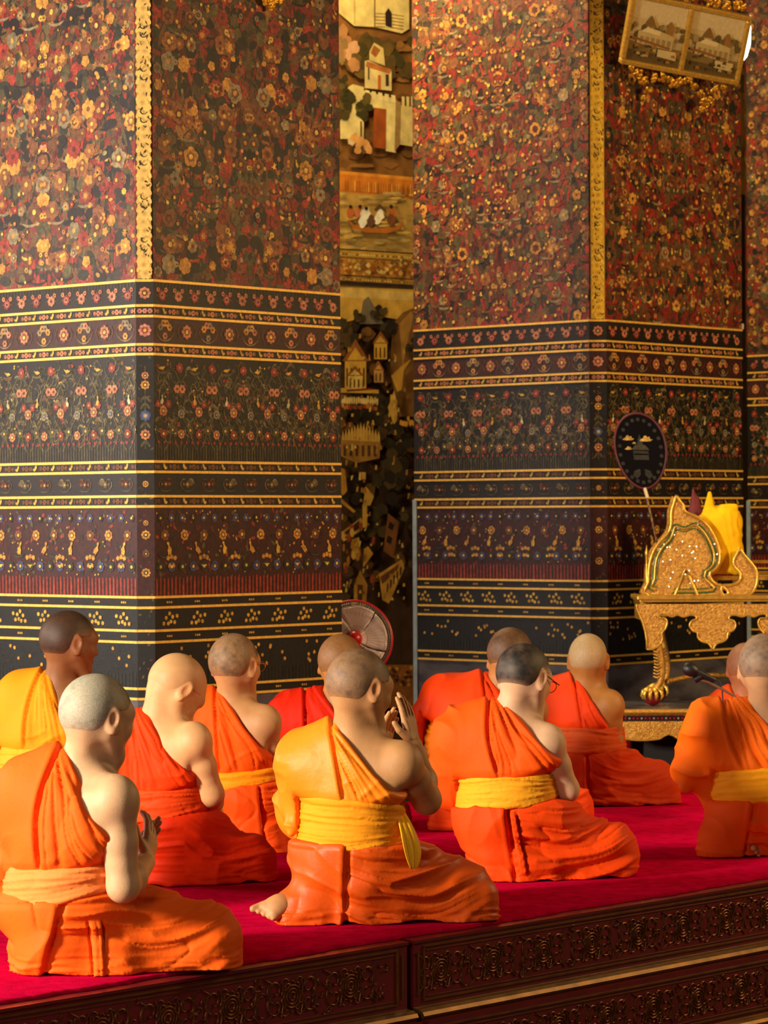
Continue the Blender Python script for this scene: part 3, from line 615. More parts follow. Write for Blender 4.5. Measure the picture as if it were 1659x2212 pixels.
def smin(a, b, k):
    h = np.maximum(k-np.abs(a-b), 0)/k; return np.minimum(a, b)-h*h*k*.25
def smax(a, b, k): return -smin(-a, -b, k)
def cone(p, a, b, ra, rb):
    ab = b-a; L = max(ab.dot(ab), 1e-9); t = np.clip((p-a).dot(ab)/L, 0, 1)
    return np.linalg.norm(p-a-t[:, None]*ab, axis=1)-(ra+(rb-ra)*t)
def ellip(p, c, r, M=None):
    q = p-c
    if M is not None: q = q.dot(M.T)           # rows of M are the local axes
    k0 = np.linalg.norm(q/r, axis=1); k1 = np.linalg.norm(q/(r*r), axis=1)
    return np.where(k1 > 1e-9, k0*(k0-1)/np.maximum(k1, 1e-9), -min(r))
class Field:
    def __init__(s): s.items = []   # (fn, k, box) unioned in order
    def cone(s, a, b, ra, rb, k=.02): s.items.append((lambda p: cone(p, a, b, ra, rb), k, np.minimum(a, b)-max(ra, rb), np.maximum(a, b)+max(ra, rb))); return s
    def ell(s, c, r, M=None, k=.02):
        r = np.array(r, float); m = r.max(); s.items.append((lambda p: ellip(p, c, r, M), k, c-m, c+m)); return s
    def cut(s, c, r, M=None, k=.01):
        r = np.array(r, float); s.items.append((lambda p: ellip(p, c, r, M), -k, c-r.max(), c+r.max())); return s
    def bounds(s):
        lo = np.min([i[2] for i in s.items if i[1] > 0], axis=0); hi = np.max([i[3] for i in s.items if i[1] > 0], axis=0); return lo, hi
    def __call__(s, p):
        d = None; near = len(p) < 30000
        if near: a, b = p.min(0), p.max(0)
        for fn, k, lo, hi in s.items:
            if near and np.linalg.norm(np.maximum(np.maximum(lo-b, a-hi), 0)) > abs(k)+.055: continue
            if d is None:
                if k > 0: d = fn(p)
                continue
            if k > 0: d = smin(d, fn(p), k)
            else: d = smax(d, -fn(p), -k)
        return d if d is not None else np.full(len(p), .06)
def mesh_field(fn, lo, hi, h, slack=1.7):
    """naive surface nets over a block-sparse grid"""
    B = 6
    nb = np.maximum(np.ceil((hi-lo)/(h*B)).astype(int), 1); n = nb*B
    bc = [lo[i]+(np.arange(nb[i])+.5)*h*B for i in range(3)]
    G = np.stack(np.meshgrid(*bc, indexing='ij'), -1).reshape(-1, 3); dv = fn(G)
    D = np.repeat(np.repeat(np.repeat(np.where(dv > 0, 1., -1.).reshape(nb), B, 0), B, 1), B, 2).astype(np.float32)
    act = np.argwhere((np.abs(dv) < h*B*.87*slack+h*2).reshape(nb))
    loc = np.stack(np.meshgrid(range(B), range(B), range(B), indexing='ij'), -1).reshape(-1, 3)
    key = (act[:, 0]//4)*1000000+(act[:, 1]//4)*1000+act[:, 2]//4; order = np.argsort(key, kind='stable'); act = act[order]; key = key[order]
    cuts = [0]+list(np.flatnonzero(np.diff(key))+1)+[len(act)]
    for s0, s1 in zip(cuts, cuts[1:]):
        if s1 <= s0: continue
        ii = (act[s0:s1, None, :]*B+loc[None]).reshape(-1, 3); D[ii[:, 0], ii[:, 1], ii[:, 2]] = fn(lo+(ii+.5)*h)
    D[0] = D[-1] = 1; D[:, 0] = D[:, -1] = 1; D[:, :, 0] = D[:, :, -1] = 1
    S = D < 0; cnt = np.zeros(tuple(n-1), np.int8)
    for a in (0, 1):
        for b in (0, 1):
            for c in (0, 1): cnt += S[a:n[0]-1+a, b:n[1]-1+b, c:n[2]-1+c]
    cells = np.argwhere((cnt > 0) & (cnt < 8)); idx = -np.ones(tuple(n-1), np.int32); idx[tuple(cells.T)] = np.arange(len(cells))
    acc = np.zeros((len(cells), 3)); num = np.zeros(len(cells))
    for ax in range(3):
        o1, o2 = [i for i in range(3) if i != ax]
        for u in (0, 1):
            for v in (0, 1):
                c0 = cells.copy(); c0[:, o1] += u; c0[:, o2] += v; c1 = c0.copy(); c1[:, ax] += 1
                d0 = D[tuple(c0.T)]; d1 = D[tuple(c1.T)]; m = (d0 < 0) != (d1 < 0); t = d0[m]/(d0[m]-d1[m])
                q = c0[m].astype(float); q[:, ax] += t; acc[m] += q; num[m] += 1
    V = lo+(acc/num[:, None]+.5)*h; quads = []
    for ax in range(3):
        o1, o2 = (ax+1) % 3, (ax+2) % 3
        sl0 = [slice(1, m-1) for m in n]; sl1 = list(sl0); sl1[ax] = slice(2, n[ax])
        sl0[ax] = slice(1, n[ax]-1)
        a = S[tuple(sl0)]; b = S[tuple(sl1)]; e = np.argwhere(a != b)+1
        fl = a[tuple((e-1).T)]
        def cell(d1, d2):
            c = e.copy(); c[:, o1] -= d1; c[:, o2] -= d2; return idx[tuple(c.T)]
        q = np.stack([cell(1, 1), cell(0, 1), cell(0, 0), cell(1, 0)], 1); q[~fl] = q[~fl][:, ::-1]; quads.append(q)
    Q = np.concatenate(quads); Q = Q[(Q >= 0).all(1)]
    return largest(V, Q)
def largest(V, Q):
    lab = np.arange(len(V))
    for _ in range(200):
        m = lab[Q].min(1); new = lab.copy()
        for a in range(4): np.minimum.at(new, Q[:, a], m)
        new = new[new]; new = new[new]
        if (new == lab).all(): break
        lab = new
    u, c = np.unique(lab, return_counts=True); k = lab == u[c.argmax()]
    if k.all(): return V, Q
    r = np.cumsum(k)-1; return V[k], r[Q[k[Q[:, 0]]]]
def relax(V, Q, n=1, w=.5):
    for _ in range(n):
        s = np.zeros_like(V); c = np.zeros(len(V))
        for a in range(4):
            i, j = Q[:, a], Q[:, (a+1) % 4]
            for k in range(3):
                s[:, k] += np.bincount(i, V[j, k], len(V))+np.bincount(j, V[i, k], len(V))
            c += np.bincount(i, minlength=len(V))+np.bincount(j, minlength=len(V))
        V = V*(1-w)+w*s/np.maximum(c, 1)[:, None]
    return V
def normals(V, Q):
    fn_ = np.cross(V[Q[:, 2]]-V[Q[:, 0]], V[Q[:, 3]]-V[Q[:, 1]]); N = np.zeros_like(V)
    for a in range(4):
        for k in range(3): N[:, k] += np.bincount(Q[:, a], fn_[:, k], len(V))
    return N/np.maximum(np.linalg.norm(N, axis=1), 1e-12)[:, None]
def to_obj(name, V, Q, m, parent, col=None):
    base = np.array(parent.location) if parent is not None else np.zeros(3)
    me = bpy.data.meshes.new(name); me.vertices.add(len(V)); me.vertices.foreach_set('co', (V-base).astype(np.float32).ravel())
    me.loops.add(len(Q)*4); me.loops.foreach_set('vertex_index', Q.astype(np.int32).ravel())
    me.polygons.add(len(Q)); me.polygons.foreach_set('loop_start', np.arange(0, len(Q)*4, 4, dtype=np.int32))
    try: me.polygons.foreach_set('loop_total', np.full(len(Q), 4, dtype=np.int32))
    except Exception: pass
    me.polygons.foreach_set('use_smooth', np.ones(len(Q), dtype=bool)); me.materials.append(m)
    if col is not None:
        ca = me.color_attributes.new('Col', 'FLOAT_COLOR', 'POINT'); ca.data.foreach_set('color', np.hstack([col, np.ones((len(V), 1))]).astype(np.float32).ravel())
    me.update(calc_edges=True); me.validate()
    o = bpy.data.objects.new(name, me); COL.objects.link(o)
    if parent is not None: o.parent = parent
    return o
def axes(yaw, pitch=0.0, roll=0.0):
    """rows: right, forward, up. yaw = degrees to the viewer's right of straight away, pitch = nod down, roll = tilt to own right"""
    y, p, r = map(math.radians, (yaw, pitch, roll))
    f = V3(math.sin(y), math.cos(y), 0); rt = V3(math.cos(y), -math.sin(y), 0); up = V3(0, 0, 1)
    f2 = f*math.cos(p)-up*math.sin(p); up2 = up*math.cos(p)+f*math.sin(p)
    rt2 = rt*math.cos(r)-up2*math.sin(r); up3 = up2*math.cos(r)+rt*math.sin(r)
    return np.stack([rt2, f2, up3])
def head_field(c, M, s=1.0, F_=None):
    F_ = F_ or Field()
    def L(x, y, z): return c+(M[0]*x+M[1]*y+M[2]*z)*s
    def E(x, y, z, a, b, d, k, M2=None): F_.ell(L(x, y, z), (a*s, b*s, d*s), M if M2 is None else M2, k*s)
    E(0, -.010, .034, .0765, .095, .083, .02)
    E(0, -.035, .005, .066, .062, .062, .04)
    E(0, .040, -.010, .060, .052, .072, .04)
    for sg in (1, -1):
        F_.cone(L(.050*sg, .005, -.032), L(.026*sg, .062, -.082), .026*s, .022*s, .035*s)
        E(.040*sg, .062, -.018, .022, .018, .018, .025)
    E(0, .072, -.088, .024, .020, .018, .03)
    E(0, .070, .030, .052, .022, .016, .03)
    F_.cone(L(0, .088, .018), L(0, .108, -.018), .008*s, .011*s, .012*s)
    for sg in (1, -1): E(.011*sg, .098, -.022, .009, .010, .008, .008); F_.cut(L(.030*sg, .098, .006), (.016*s, .014*s, .010*s), M, .012*s); E(.030*sg, .080, .005, .012, .011, .010, .004)
    E(0, .092, -.046, .022, .010, .006, .008); E(0, .090, -.056, .020, .010, .007, .008); F_.cut(L(0, .104, -.051), (.022*s, .008*s, .0018*s), M, .003*s)
    for sg in (1, -1):
        a = math.radians(22)*sg; er = M[0]*math.cos(a)-M[1]*math.sin(a)*1; ef = M[1]*math.cos(a)+M[0]*math.sin(a)
        tilt = math.radians(12); ef2 = ef*math.cos(tilt)-M[2]*math.sin(tilt); eu = M[2]*math.cos(tilt)+ef*math.sin(tilt)
        # ear plane leans outwards at the back
        eo = (M[0]*sg*math.cos(math.radians(28))-M[1]*math.sin(math.radians(28))); ev = (M[1]*math.cos(math.radians(28))+M[0]*sg*math.sin(math.radians(28)))
        ev2 = ev*math.cos(tilt)+M[2]*math.sin(tilt)*-.3; ME = np.stack([eo, ev, M[2]])
        ec = L(.083*sg, -.012, .0)
        F_.ell(ec, (.0080*s, .0195*s, .035*s), ME, .008*s)
        F_.ell(ec-M[2]*.026*s+ev*.004*s, (.006*s, .010*s, .012*s), ME, .006*s)
        F_.cut(ec+eo*.007*s+ev*.002*s+M[2]*.003*s, (.006*s, .0115*s, .020*s), ME, .003*s)
    return F_
def hand_prims(F_, wr, d, nrm, curl=.3, s=1.0, side=1, spread=.12, thumb=.6):
    """palm and five separate fingers; d = pointing direction, nrm = palm normal (fingers curl toward it), side=+1 thumb on d x nrm side"""
    d = d/np.linalg.norm(d); nrm = nrm-d*nrm.dot(d); nrm /= np.linalg.norm(nrm); x = np.cross(d, nrm)*side
    for i, o in enumerate((-.030, -.010, .010, .029)): F_.cone(wr+d*.012*s+x*o*.6*s, wr+d*(.086-.006*abs(i-1.5))*s+x*o*s, .014*s, .0115*s, .012*s)
    for i, (o, ln) in enumerate(((-.032, .060), (-.011, .076), (.011, .082), (.032, .072))):
        p = wr+d*(.088-.005*abs(i-2))*s+x*o*s; a = math.atan(o*spread*12)*.35; ang = curl*.5
        dd = d*math.cos(a)+x*math.sin(a)
        for j, (q, r0, r1) in enumerate(((.42, .0095, .0088), (.32, .0088, .008), (.26, .008, .0068))):
            v = dd*math.cos(ang)+nrm*math.sin(ang); e = p+v*ln*q*s; F_.cone(p, e, r0*s, r1*s, .003*s); p = e; ang += curl*(.8, 1.0, .6)[j]
    p = wr+d*.022*s+x*.030*s; v = d*.75+x*thumb+nrm*.35; v /= np.linalg.norm(v); e = p+v*.040*s; F_.cone(p, e, .014*s, .0105*s, .010*s)
    v2 = v*.85+d*.5; v2 /= np.linalg.norm(v2); F_.cone(e, e+v2*.028*s, .0105*s, .0085*s, .004*s)
def foot_prims(F_, heel, toe, up, s=1.0):
    d = toe-heel; L = np.linalg.norm(d); d = d/L; x = np.cross(d, up); x /= np.linalg.norm(x); up = np.cross(x, d)
    F_.cone(heel, heel+d*L*.5, .030*s, .027*s, .03); F_.cone(heel+d*L*.45+x*.012, heel+d*L*.74+x*.018, .026*s, .019*s, .03); F_.cone(heel+d*L*.45-x*.012, heel+d*L*.70-x*.024, .024*s, .016*s, .03)
    for i, o in enumerate((.030, .012, -.004, -.019, -.032)):
        F_.cone(heel+d*L*(.74-.015*i)+x*o, heel+d*L*(.98-.05*i)+x*o*1.08, (.013, .0095, .009, .0085, .008)[i]*s, (.0115, .008, .0075, .007, .0065)[i]*s, .006)
def cloth_mat(name, c, rough=.62, sheen=.0, bump=.3):
    m = mat(name, lin(c), rough=rough, noise=.08, nscale=9, bump=bump, bscale=55, sheen=sheen, spec=.22 if rough < .5 else .10)
    m.node_tree.nodes['Principled BSDF'].inputs['Sheen Roughness'].default_value = .4
    m.node_tree.nodes['Principled BSDF'].inputs['Sheen Tint'].default_value = lin(c)+(1,)
    return m
def skin_mat(name): 
    return mat(name, (1, 1, 1), rough=.55, attr='Col', noise=.16, nscale=22, bump=.12, bscale=260, spec=.4, sss=.12)
M_skin = skin_mat('skin')
ONLY = None; QH = 1.0
def ridge(x): return np.abs(np.sin(np.pi*x))**.7*2-1
def crease(u, v, seed, p=2.2, w=None):
    """irregular sharp-crested folds running along v, spaced in u; roughly -.5 .. .6"""
    w = np.zeros_like(u) if w is None else w
    n = vn(np.stack([u, v, w], 1), seed); return (1-np.abs(n))**p-.42
def person(key, label, d, spec, cols, skin, hair, seed=1, h=.0045, worn=None):
    if ONLY is not None and key not in ONLY.split(','): return None
    h = h*QH
    def W(p):
        q = at(p[0], p[1], d+(p[2] if len(p) > 2 else 0)); return V3(q.x, q.y, q.z)
    J = {k: W(v) for k, v in spec.items() if isinstance(v, tuple) and isinstance(v[0], (int, float))}
    yw = math.sin(math.radians(spec.get('yaw', 25)))
    for k_, o_ in (('rsh', -.14), ('rel', -.14), ('rwr', -.06), ('lsh', .12), ('lel', .10)): J[k_] = W((spec[k_][0], spec[k_][1], (spec[k_][2] if len(spec[k_]) > 2 else 0)+o_*yw))
    S = spec; yaw = S.get('yaw', 25); T = axes(yaw); lean = S.get('lean', 0)
    hip = J['hip']; root = empty('person', (hip[0], hip[1], ZP)); tag(root, label, 'person', 'seated people in orange robes')
    sk = np.array(lin(skin)); sc_ = S.get('scale', 1.0)
    # ---- skin body
    HM = axes(S['hyaw'], S['hpitch'], S.get('hroll', 0)); hc = J['head']; hs = S.get('hs', 1.0)
    Fb = head_field(hc, HM, hs)
    occ = hc-HM[1]*.028*hs-HM[2]*.045*hs; nb = J['neck']
    Fb.cone(occ, nb-V3(0, 0, .01), .046*hs, .048, .025)
    Fb.cone(hc+HM[1]*.012*hs-HM[2]*.07*hs, nb+T[1]*.035-V3(0, 0, .03), .036, .044, .025)
    rs, ls, wa = J['rsh'], J['lsh'], J['waist']
    mid = (rs+ls)/2; br = S.get('torso', 1.0)
    fw = T[1]
    upv = (nb-wa)/np.linalg.norm(nb-wa); rt = T[0]-upv*T[0].dot(upv); rt /= np.linalg.norm(rt); fo = np.cross(upv, rt); TM = np.stack([rt, fo, upv])
    tl = np.linalg.norm(nb-wa)
    def torso(Fx, g=0.0, kk=.07):
        Fx.ell(wa+upv*tl*.60+fo*.02, (.132*br+g, .096*br+g, .125+g), TM, kk)
        Fx.ell(wa+upv*tl*.30+fo*.01, (.118*br+g, .092*br+g, .14+g), TM, kk)
        Fx.ell(wa+fo*.015, (.116*br+g, .102*br+g, .12+g), TM, kk)
        Fx.ell(hip+V3(0, 0, .06), (.148*br+g, .125*br+g, .11+g), T, kk)
    torso(Fb)
    # shoulder girdle, scapulae and trapezius
    Fb.cone(rs-V3(0, 0, .02), ls-V3(0, 0, .02), .055, .055, .05)
    for shp, sg in ((rs, 1), (ls, -1)):
        Fb.cone(nb-V3(0, 0, .045), shp+V3(0, 0, .002), .034, .040, .045)
        Fb.ell(shp*.62+mid*.38-upv*.075-fo*.045, (.058, .028, .075), TM, .05)
    re, rw = J['rel'], J['rwr']; le, lw = J['lel'], J['lwr']; ar = S.get('arm', 1.0)
    for s_, e_, w_ in ((rs, re, rw), (ls, le, lw)):
        Fb.ell(s_-V3(0, 0, .008), (.054*ar, .056*ar, .060*ar), None, .03)
        m_ = s_*.5+e_*.5
        Fb.cone(s_, m_, .050*ar, .046*ar, .014); Fb.cone(m_, e_, .046*ar, .038*ar, .012)
        m2 = e_*.66+w_*.34; Fb.cone(e_, m2, .037*ar, .040*ar, .025); Fb.cone(m2, w_, .040*ar, .026*ar, .02)
    for hk, w_, side in (('rhand', rw, 1), ('lhand', lw, -1)):
        if hk in S:
            hd = S[hk]; to = W(hd['to']); hand_prims(Fb, w_, to-w_, V3(*hd['n']), hd.get('curl', .3), 1.0, hd.get('side', side), hd.get('spread', .12), hd.get('thumb', .6))
    if 'foot' in S:
        for a, b, u in S['foot']: foot_prims(Fb, W(a), W(b), V3(*u))
    for kn, an, sg in ((J['rknee'], J['rank'], 1), (J['lknee'], J['lank'], -1)):
        z_ = V3(0, 0, ZP+.055); hp_ = hip+T[0]*.07*sg+V3(0, 0, .05); kn = kn.copy(); kn[2] = max(kn[2], ZP+.06); an = an.copy(); an[2] = ZP+.045
        Fb.cone(hp_, kn, .078, .052, .05); Fb.cone(kn, an, .048, .034, .03)
    for a, b, r0, r1 in S.get('limbs', []): Fb.cone(W(a), W(b), r0, r1, .02)
    lo, hi = Fb.bounds(); pad = .02
    hb = h*.9
    V, Q = mesh_field(Fb, lo-pad, hi+pad, hb); V = relax(V, Q, 1, .5)
    # skin colour: the wearer's own tone, redder ears and nape crease, cropped hair as a separate cap
    q = (V-hc).dot(HM.T)/hs
    ear = np.clip(1-np.linalg.norm((np.abs(q)*V3(1, 0, 0)+q*V3(0, 1, 1)-V3(.088, -.014, .0))/V3(.03, .035, .042), axis=1), 0, 1)
    cc = sk[None]*(1+.0*V[:, :1]); cc = cc*(1-ear[:, None]*V3(.0, .22, .28))
    lips = np.linalg.norm((q-V3(0, .1, -.052))/V3(.022, .014, .010), axis=1) < 1; cc[lips] *= V3(.85, .55, .5)
    brow = (np.linalg.norm((np.abs(q)*V3(1, 0, 0)+q*V3(0, 1, 1)-V3(.03, .09, .028))/V3(.018, .02, .0045), axis=1) < 1); cc[brow] = cc[brow]*.25
    keep = V[:, 2] > ZP+.001
    V[:, 2] = np.maximum(V[:, 2], ZP+.002)
    to_obj('body', V, Q, M_skin, root, cc)
    # ---- cropped hair: a thin cap over the skull
    Hh = Field(); Hh.ell(hc+(-HM[1]*.010+HM[2]*.034)*hs, np.array((.0765, .095, .083))*hs, HM, .02); Hh.ell(hc+(-HM[1]*.035+HM[2]*.005)*hs, np.array((.066, .062, .062))*hs, HM, .04*hs)
    Hh.ell(hc+(HM[1]*.040-HM[2]*.010)*hs, np.array((.060, .052, .072))*hs, HM, .04*hs)
    def hairline(p):
        q = (p-hc).dot(HM.T)/hs
        back = -.058-q[:, 2]                         # nape
        tem = (q[:, 1]-.0)*.9-(q[:, 2]-.0)+.0       # falls from forehead to the ear
        front = q[:, 1]-.070
        sid = np.where(q[:, 1] > -.022, .012-q[:, 2]+np.clip(q[:, 1]+.022, 0, 1)*.35, -1)
        return np.maximum(np.maximum(back, front), sid)
    def hf(p): return np.maximum(Hh(p)-.0013, hairline(p)*hs+.004*vn(p*60, seed+77))
    lo, hi = Hh.bounds(); Vh, Qh = mesh_field(hf, lo-pad, hi+pad, .0042*QH); Vh = relax(Vh, Qh, 1, .5)
    e = np.clip(-hairline(Vh)/.034, 0, 1); q = (Vh-hc).dot(HM.T)/hs
    n1 = vn(q*V3(38, 38, 38), seed)*.5+vn(q*90, seed+1)*.5
    hcol = np.array(lin(hair['c'])); dens = np.clip(hair.get('d', .8)*e+n1*.20*hair.get('patch', 1)*np.clip(e*2, 0, 1), 0, 1)
    if 'top' in hair:    # darker or barer crown
        t = np.clip((q[:, 2]-.06)/.05, 0, 1)*np.clip((q[:, 1]+.06)/.08, 0, 1); dens = dens*(1-t)+np.clip(hair['top']+n1*.3, 0, 1)*t; 
    hcc = sk[None]*(1-dens[:, None])+hcol[None]*dens[:, None]
    if 'c2' in hair:
        m2_ = np.clip(np.clip((q[:, 1]+.0)/.06, 0, 1)*np.clip((q[:, 2])/.06, 0, 1)+n1*.5, 0, 1)[:, None]; hcc = hcc*(1-m2_)+np.array(lin(hair['c2']))[None]*m2_
    ho = to_obj('cropped_hair', Vh, Qh, hair.get('m', M_hair), root, hcc)
    # ---- clothes
    def xz(p): return np.stack([p[:, 0], p[:, 2]], 1)
    # the robe's edge as it lies on the back, half a torso nearer than the spine
    N2, A2p = W((S['edge_top'][0], S['edge_top'][1], -.05)), W((S['edge_arm'][0], S['edge_arm'][1], -.11))
    ed = V3(A2p[0]-N2[0], 0, A2p[2]-N2[2]); ed /= np.linalg.norm(ed)
    # cut plane contains the edge and the torso's forward direction
    pn = np.cross(A2p-N2, fo); pn /= np.linalg.norm(pn)
    if pn.dot(rs-ls) < 0: pn = -pn
    Fu = Field(); g = .016
    torso(Fu, g, .08)
    Fu.cone(nb*.55+ls*.45-V3(0, 0, .0), ls, .052, .072, .06)
    Fu.cone(nb*.8+ls*.2-upv*.03, wa+upv*.1, .06, .10, .08)
    Fu.cone(rs-V3(0, 0, .02), ls-V3(0, 0, .02), .055+g, .055+g, .06)
    for shp in (rs, ls):
        Fu.ell(shp*.62+mid*.38-upv*.075-fo*.045, (.058+g, .028+g, .075+g), TM, .06); Fu.cone(nb-V3(0, 0, .045), shp+V3(0, 0, .002), .034+g*.9, .040+g*.9, .05)
    Fu.cone(ls, le, .074, .070, .09); Fu.cone(le, lw, .066, .055, .06)
    for a, b, r0, r1 in S.get('drape', []): Fu.cone(W(a), W(b), r0, r1, S.get('dk', .04))
    sT, sB = J['sash_t'], J['sash_b']; tilt = S.get('stilt', 0.0)   # lateral slope of the sash (down to the viewer's right > 0)
    def zrel(p, c): return p[:, 2]-c[2]+(p[:, 0]-c[0])*tilt
    mid_s = (sT+sB)/2
    wT, wB = W(S['sash_t']), W(S['sash_b'])
    def armflap(p):   # cloth hanging from the left arm may drop below the sash
        return (p-wa).dot(T[0])+.125*br
    Fs = Field(); torso(Fs, g+.014, .08); hw = (wT[2]-wB[2])/2
    def z0f(p): return p[:, 2]-mid_s[2]+(p[:, 0]-mid_s[0])*tilt
    def fu(p):
        dd = Fu(p); dd = smax(dd, (p-N2).dot(pn), .006)
        low = mid_s[2]-p[:, 2]-(p[:, 0]-mid_s[0])*tilt
        low = np.where(armflap(p) < 0, np.minimum(low, .02+ZP-p[:, 2]), low)
        dd = smax(dd, Fs(p)+.009-1.1*np.maximum(np.abs(z0f(p))-hw*.85, 0)-2.5*np.maximum(-armflap(p)-.01, 0), .012)
        return np.maximum(dd, low)
    lo, hi = Fu.bounds(); lo[2] = max(lo[2], ZP)
    V, Q = mesh_field(fu, lo-pad, hi+pad, h); V = relax(V, Q, 2, .5); Nn = normals(V, Q)
    px = V[:, 0]-N2[0]; pz = V[:, 2]-N2[2]; eu = ed[[0, 2]]; en = V3(-eu[1], 0, eu[0])[[0, 2]]
    if en[0] < 0: en = -en
    along = px*eu[0]+pz*eu[1]; perp = -(px*en[0]+pz*en[1])     # perp > 0 inside the cloth
    Ft, Fo_ = J['flap_t'], J['flap_b']
    t = np.clip((V[:, 2]-Ft[2])/(Fo_[2]-Ft[2]), 0, 1.2); fx = Ft[0]+(Fo_[0]-Ft[0])*t+S.get('bow', 0)*np.sin(np.pi*np.clip(t, 0, 1)); sd = V[:, 0]-fx   # <0 outer layer
    nz = vn(V*V3(9, 9, 9), seed); nz2 = vn(V*V3(24, 24, 24), seed+3); nz3 = vn(V*V3(4, 4, 4), seed+9)
    outer = 1-sstep(-.003, .003, sd)
    # pleats gather toward the bare arm's armpit
    ax_, az_ = A2p[0]+ed[0]*.05, A2p[2]+ed[2]*.05; ang = np.arctan2(V[:, 2]-az_, -(V[:, 0]-ax_)); rr = np.hypot(V[:, 0]-ax_, V[:, 2]-az_)
    ea = math.atan2(N2[2]-az_, -(N2[0]-ax_)); q1 = (ea-ang)
    nx_, nz_ = N2[0]-ed[0]*.03-.015, N2[2]-ed[2]*.03+.01; q1 = math.atan2(ed[2], ed[0])-np.arctan2(V[:, 2]-nz_, V[:, 0]-nx_); rr = np.hypot(V[:, 0]-nx_, V[:, 2]-nz_)
    pf = S.get('pf', 5.2); pl = crease(q1*pf+nz*.22, rr*2.2, seed+31, 3); pl2 = crease(q1*pf*2.3+nz*.4, rr*4, seed+32)
    amp = S.get('pa', 1.0)*np.clip(rr/.12, .35, 1)*(.15+.85*sstep(.002, .022, perp))*(.3+.7*sstep(.0, .016, sd))
    dm = np.where(sd > 0, 1, 0)
    disp = (1-outer)*(-.0165*pl*amp-.0080*pl2*amp-.0090*amp*crease(q1*pf*1.8+nz*.7+.3, rr*3+nz2*.1, seed+51, 9)+.0012*nz2)
    # horizontal slack wrinkles low on the back
    lowz = np.clip((J['waist'][2]+.16-V[:, 2])/.14, 0, 1)
    disp += (1-outer)*lowz*.014*crease((V[:, 2]-.35*(V[:, 0]-fx))*22+nz*.9, V[:, 0]*6, seed+33)
    osc = S.get('oa', 1.0); disp += outer*(.010+.004*nz3+osc*(.009*crease((V[:, 0]*.9-V[:, 2]*.22)*11+nz*.6, V[:, 2]*3, seed+34)*np.clip(-sd/.07, 0, 1)))
    disp += .0015*np.exp(-((sd+.010)/.006)**2)*1.0-.009*np.exp(-((sd-.004)/.005)**2)
    disp += .0035*np.exp(-((perp-.008)/.006)**2)*np.clip((along)/.02, 0, 1)
    arm = np.clip(-armflap(V)/.05, 0, 1); disp += arm*.016*crease((V[:, 2]*.9+V[:, 0]*.4)*15+nz*.8, V[:, 1]*6, seed+35)
    ns = sstep(hw*.8, hw+.03, z0f(V)); disp *= np.where(armflap(V) < -.02, 1, .15+.85*ns)
    V = V+Nn*disp[:, None]; V[:, 2] = np.maximum(V[:, 2], ZP+.003)
    to_obj('upper_robe', V, Q, cols['u'], root)
    # sash
    if not S.get('nosash'):
        def fs(p):
            lat = (p-wa).dot(rt)
            z0 = p[:, 2]-mid_s[2]+(p[:, 0]-mid_s[0])*tilt
            w_ = hw*(1+S.get('swide', 0)*(-(p[:, 0]-mid_s[0])/.15))
            return smax(Fs(p), np.abs(z0)-w_, .008)
        lo, hi = Fs.bounds(); lo[2] = wB[2]-.1; hi[2] = wT[2]+.1
        V, Q = mesh_field(fs, lo-pad, hi+pad, h); V = relax(V, Q, 2, .5); Nn = normals(V, Q)
        z0 = V[:, 2]-mid_s[2]+(V[:, 0]-mid_s[0])*tilt; n1 = vn(V*V3(7, 7, 16), seed+5); n2 = vn(V*V3(5, 5, 40), seed+6)
        conv = 1+.8*np.clip((V[:, 0]-mid_s[0])/.2, 0, 1)
        V = V+Nn*(.0062*crease(z0*conv*52+n1*.35, V[:, 0]*4.5+V[:, 1]*2, seed+36)+.0035*crease(z0*conv*110+n1*.5, V[:, 0]*6, seed+37)-.003*crease(z0*conv*60+n1*.8, V[:, 0]*7, seed+54, 9)+.002*n1)[:, None]
        to_obj('sash', V, Q, cols['s'], root)
    # lower robe
    Fl = Field(); zc_ = ZP+S.get('zc', .085)
    rk, lk, ra, la = J['rknee'], J['lknee'], J['rank'], J['lank']; lw_ = S.get('leg', 1.0)
    Fl.ell(hip+V3(0, 0, .08), (.172*br, .14*br, .13), T, .08); torso_low = None
    Fl.ell(wa*.6+hip*.4+V3(0, 0, .02), (.148*br, .118*br, .10), T, .08)
    Fl.cone(hip+T[0]*.07+V3(0, 0, .09), rk, .105*lw_, .072*lw_, .09); Fl.cone(hip-T[0]*.07+V3(0, 0, .09), lk, .105*lw_, .078*lw_, .09)
    Fl.cone(rk, ra, .066*lw_, .05*lw_, .07); Fl.cone(lk, la, .068*lw_, .05*lw_, .07)
    for a, b, r0, r1 in S.get('skirt', []): Fl.cone(W(a), W(b), r0, r1, S.get('lk_', .06))
    st = S.get('stretch', .3)
    def fl(p):
        q = p.copy(); q[:, 2] = np.where(p[:, 2] < zc_, zc_+(p[:, 2]-zc_)*st, p[:, 2])
        dd = Fl(q); dd = np.maximum(dd, ZP+.003-p[:, 2])
        dd = smax(dd, Fs(p)+.008-4.0*np.maximum(-z0f(p)-hw*.8, 0), .012)
        return np.maximum(dd, z0f(p))
    lo, hi = Fl.bounds(); lo[2] = ZP-.01; hi[2] = wT[2]+.02
    V, Q = mesh_field(fl, lo-.05, hi+.05, h); V = relax(V, Q, 2, .5); Nn = normals(V, Q)
    P0, K0 = J['fold_a'], J['fold_b']
    a1 = np.arctan2(V[:, 2]-P0[2], V[:, 0]-P0[0]); a2 = np.arctan2(V[:, 2]-K0[2], K0[0]-V[:, 0])
    P1_ = hip; sx = np.clip((V[:, 0]-P0[0])/(K0[0]-P0[0]), 0, 1.1); H0, H1 = max(P0[2]-ZP, .12), max(K0[2]-ZP, .06)*1.9
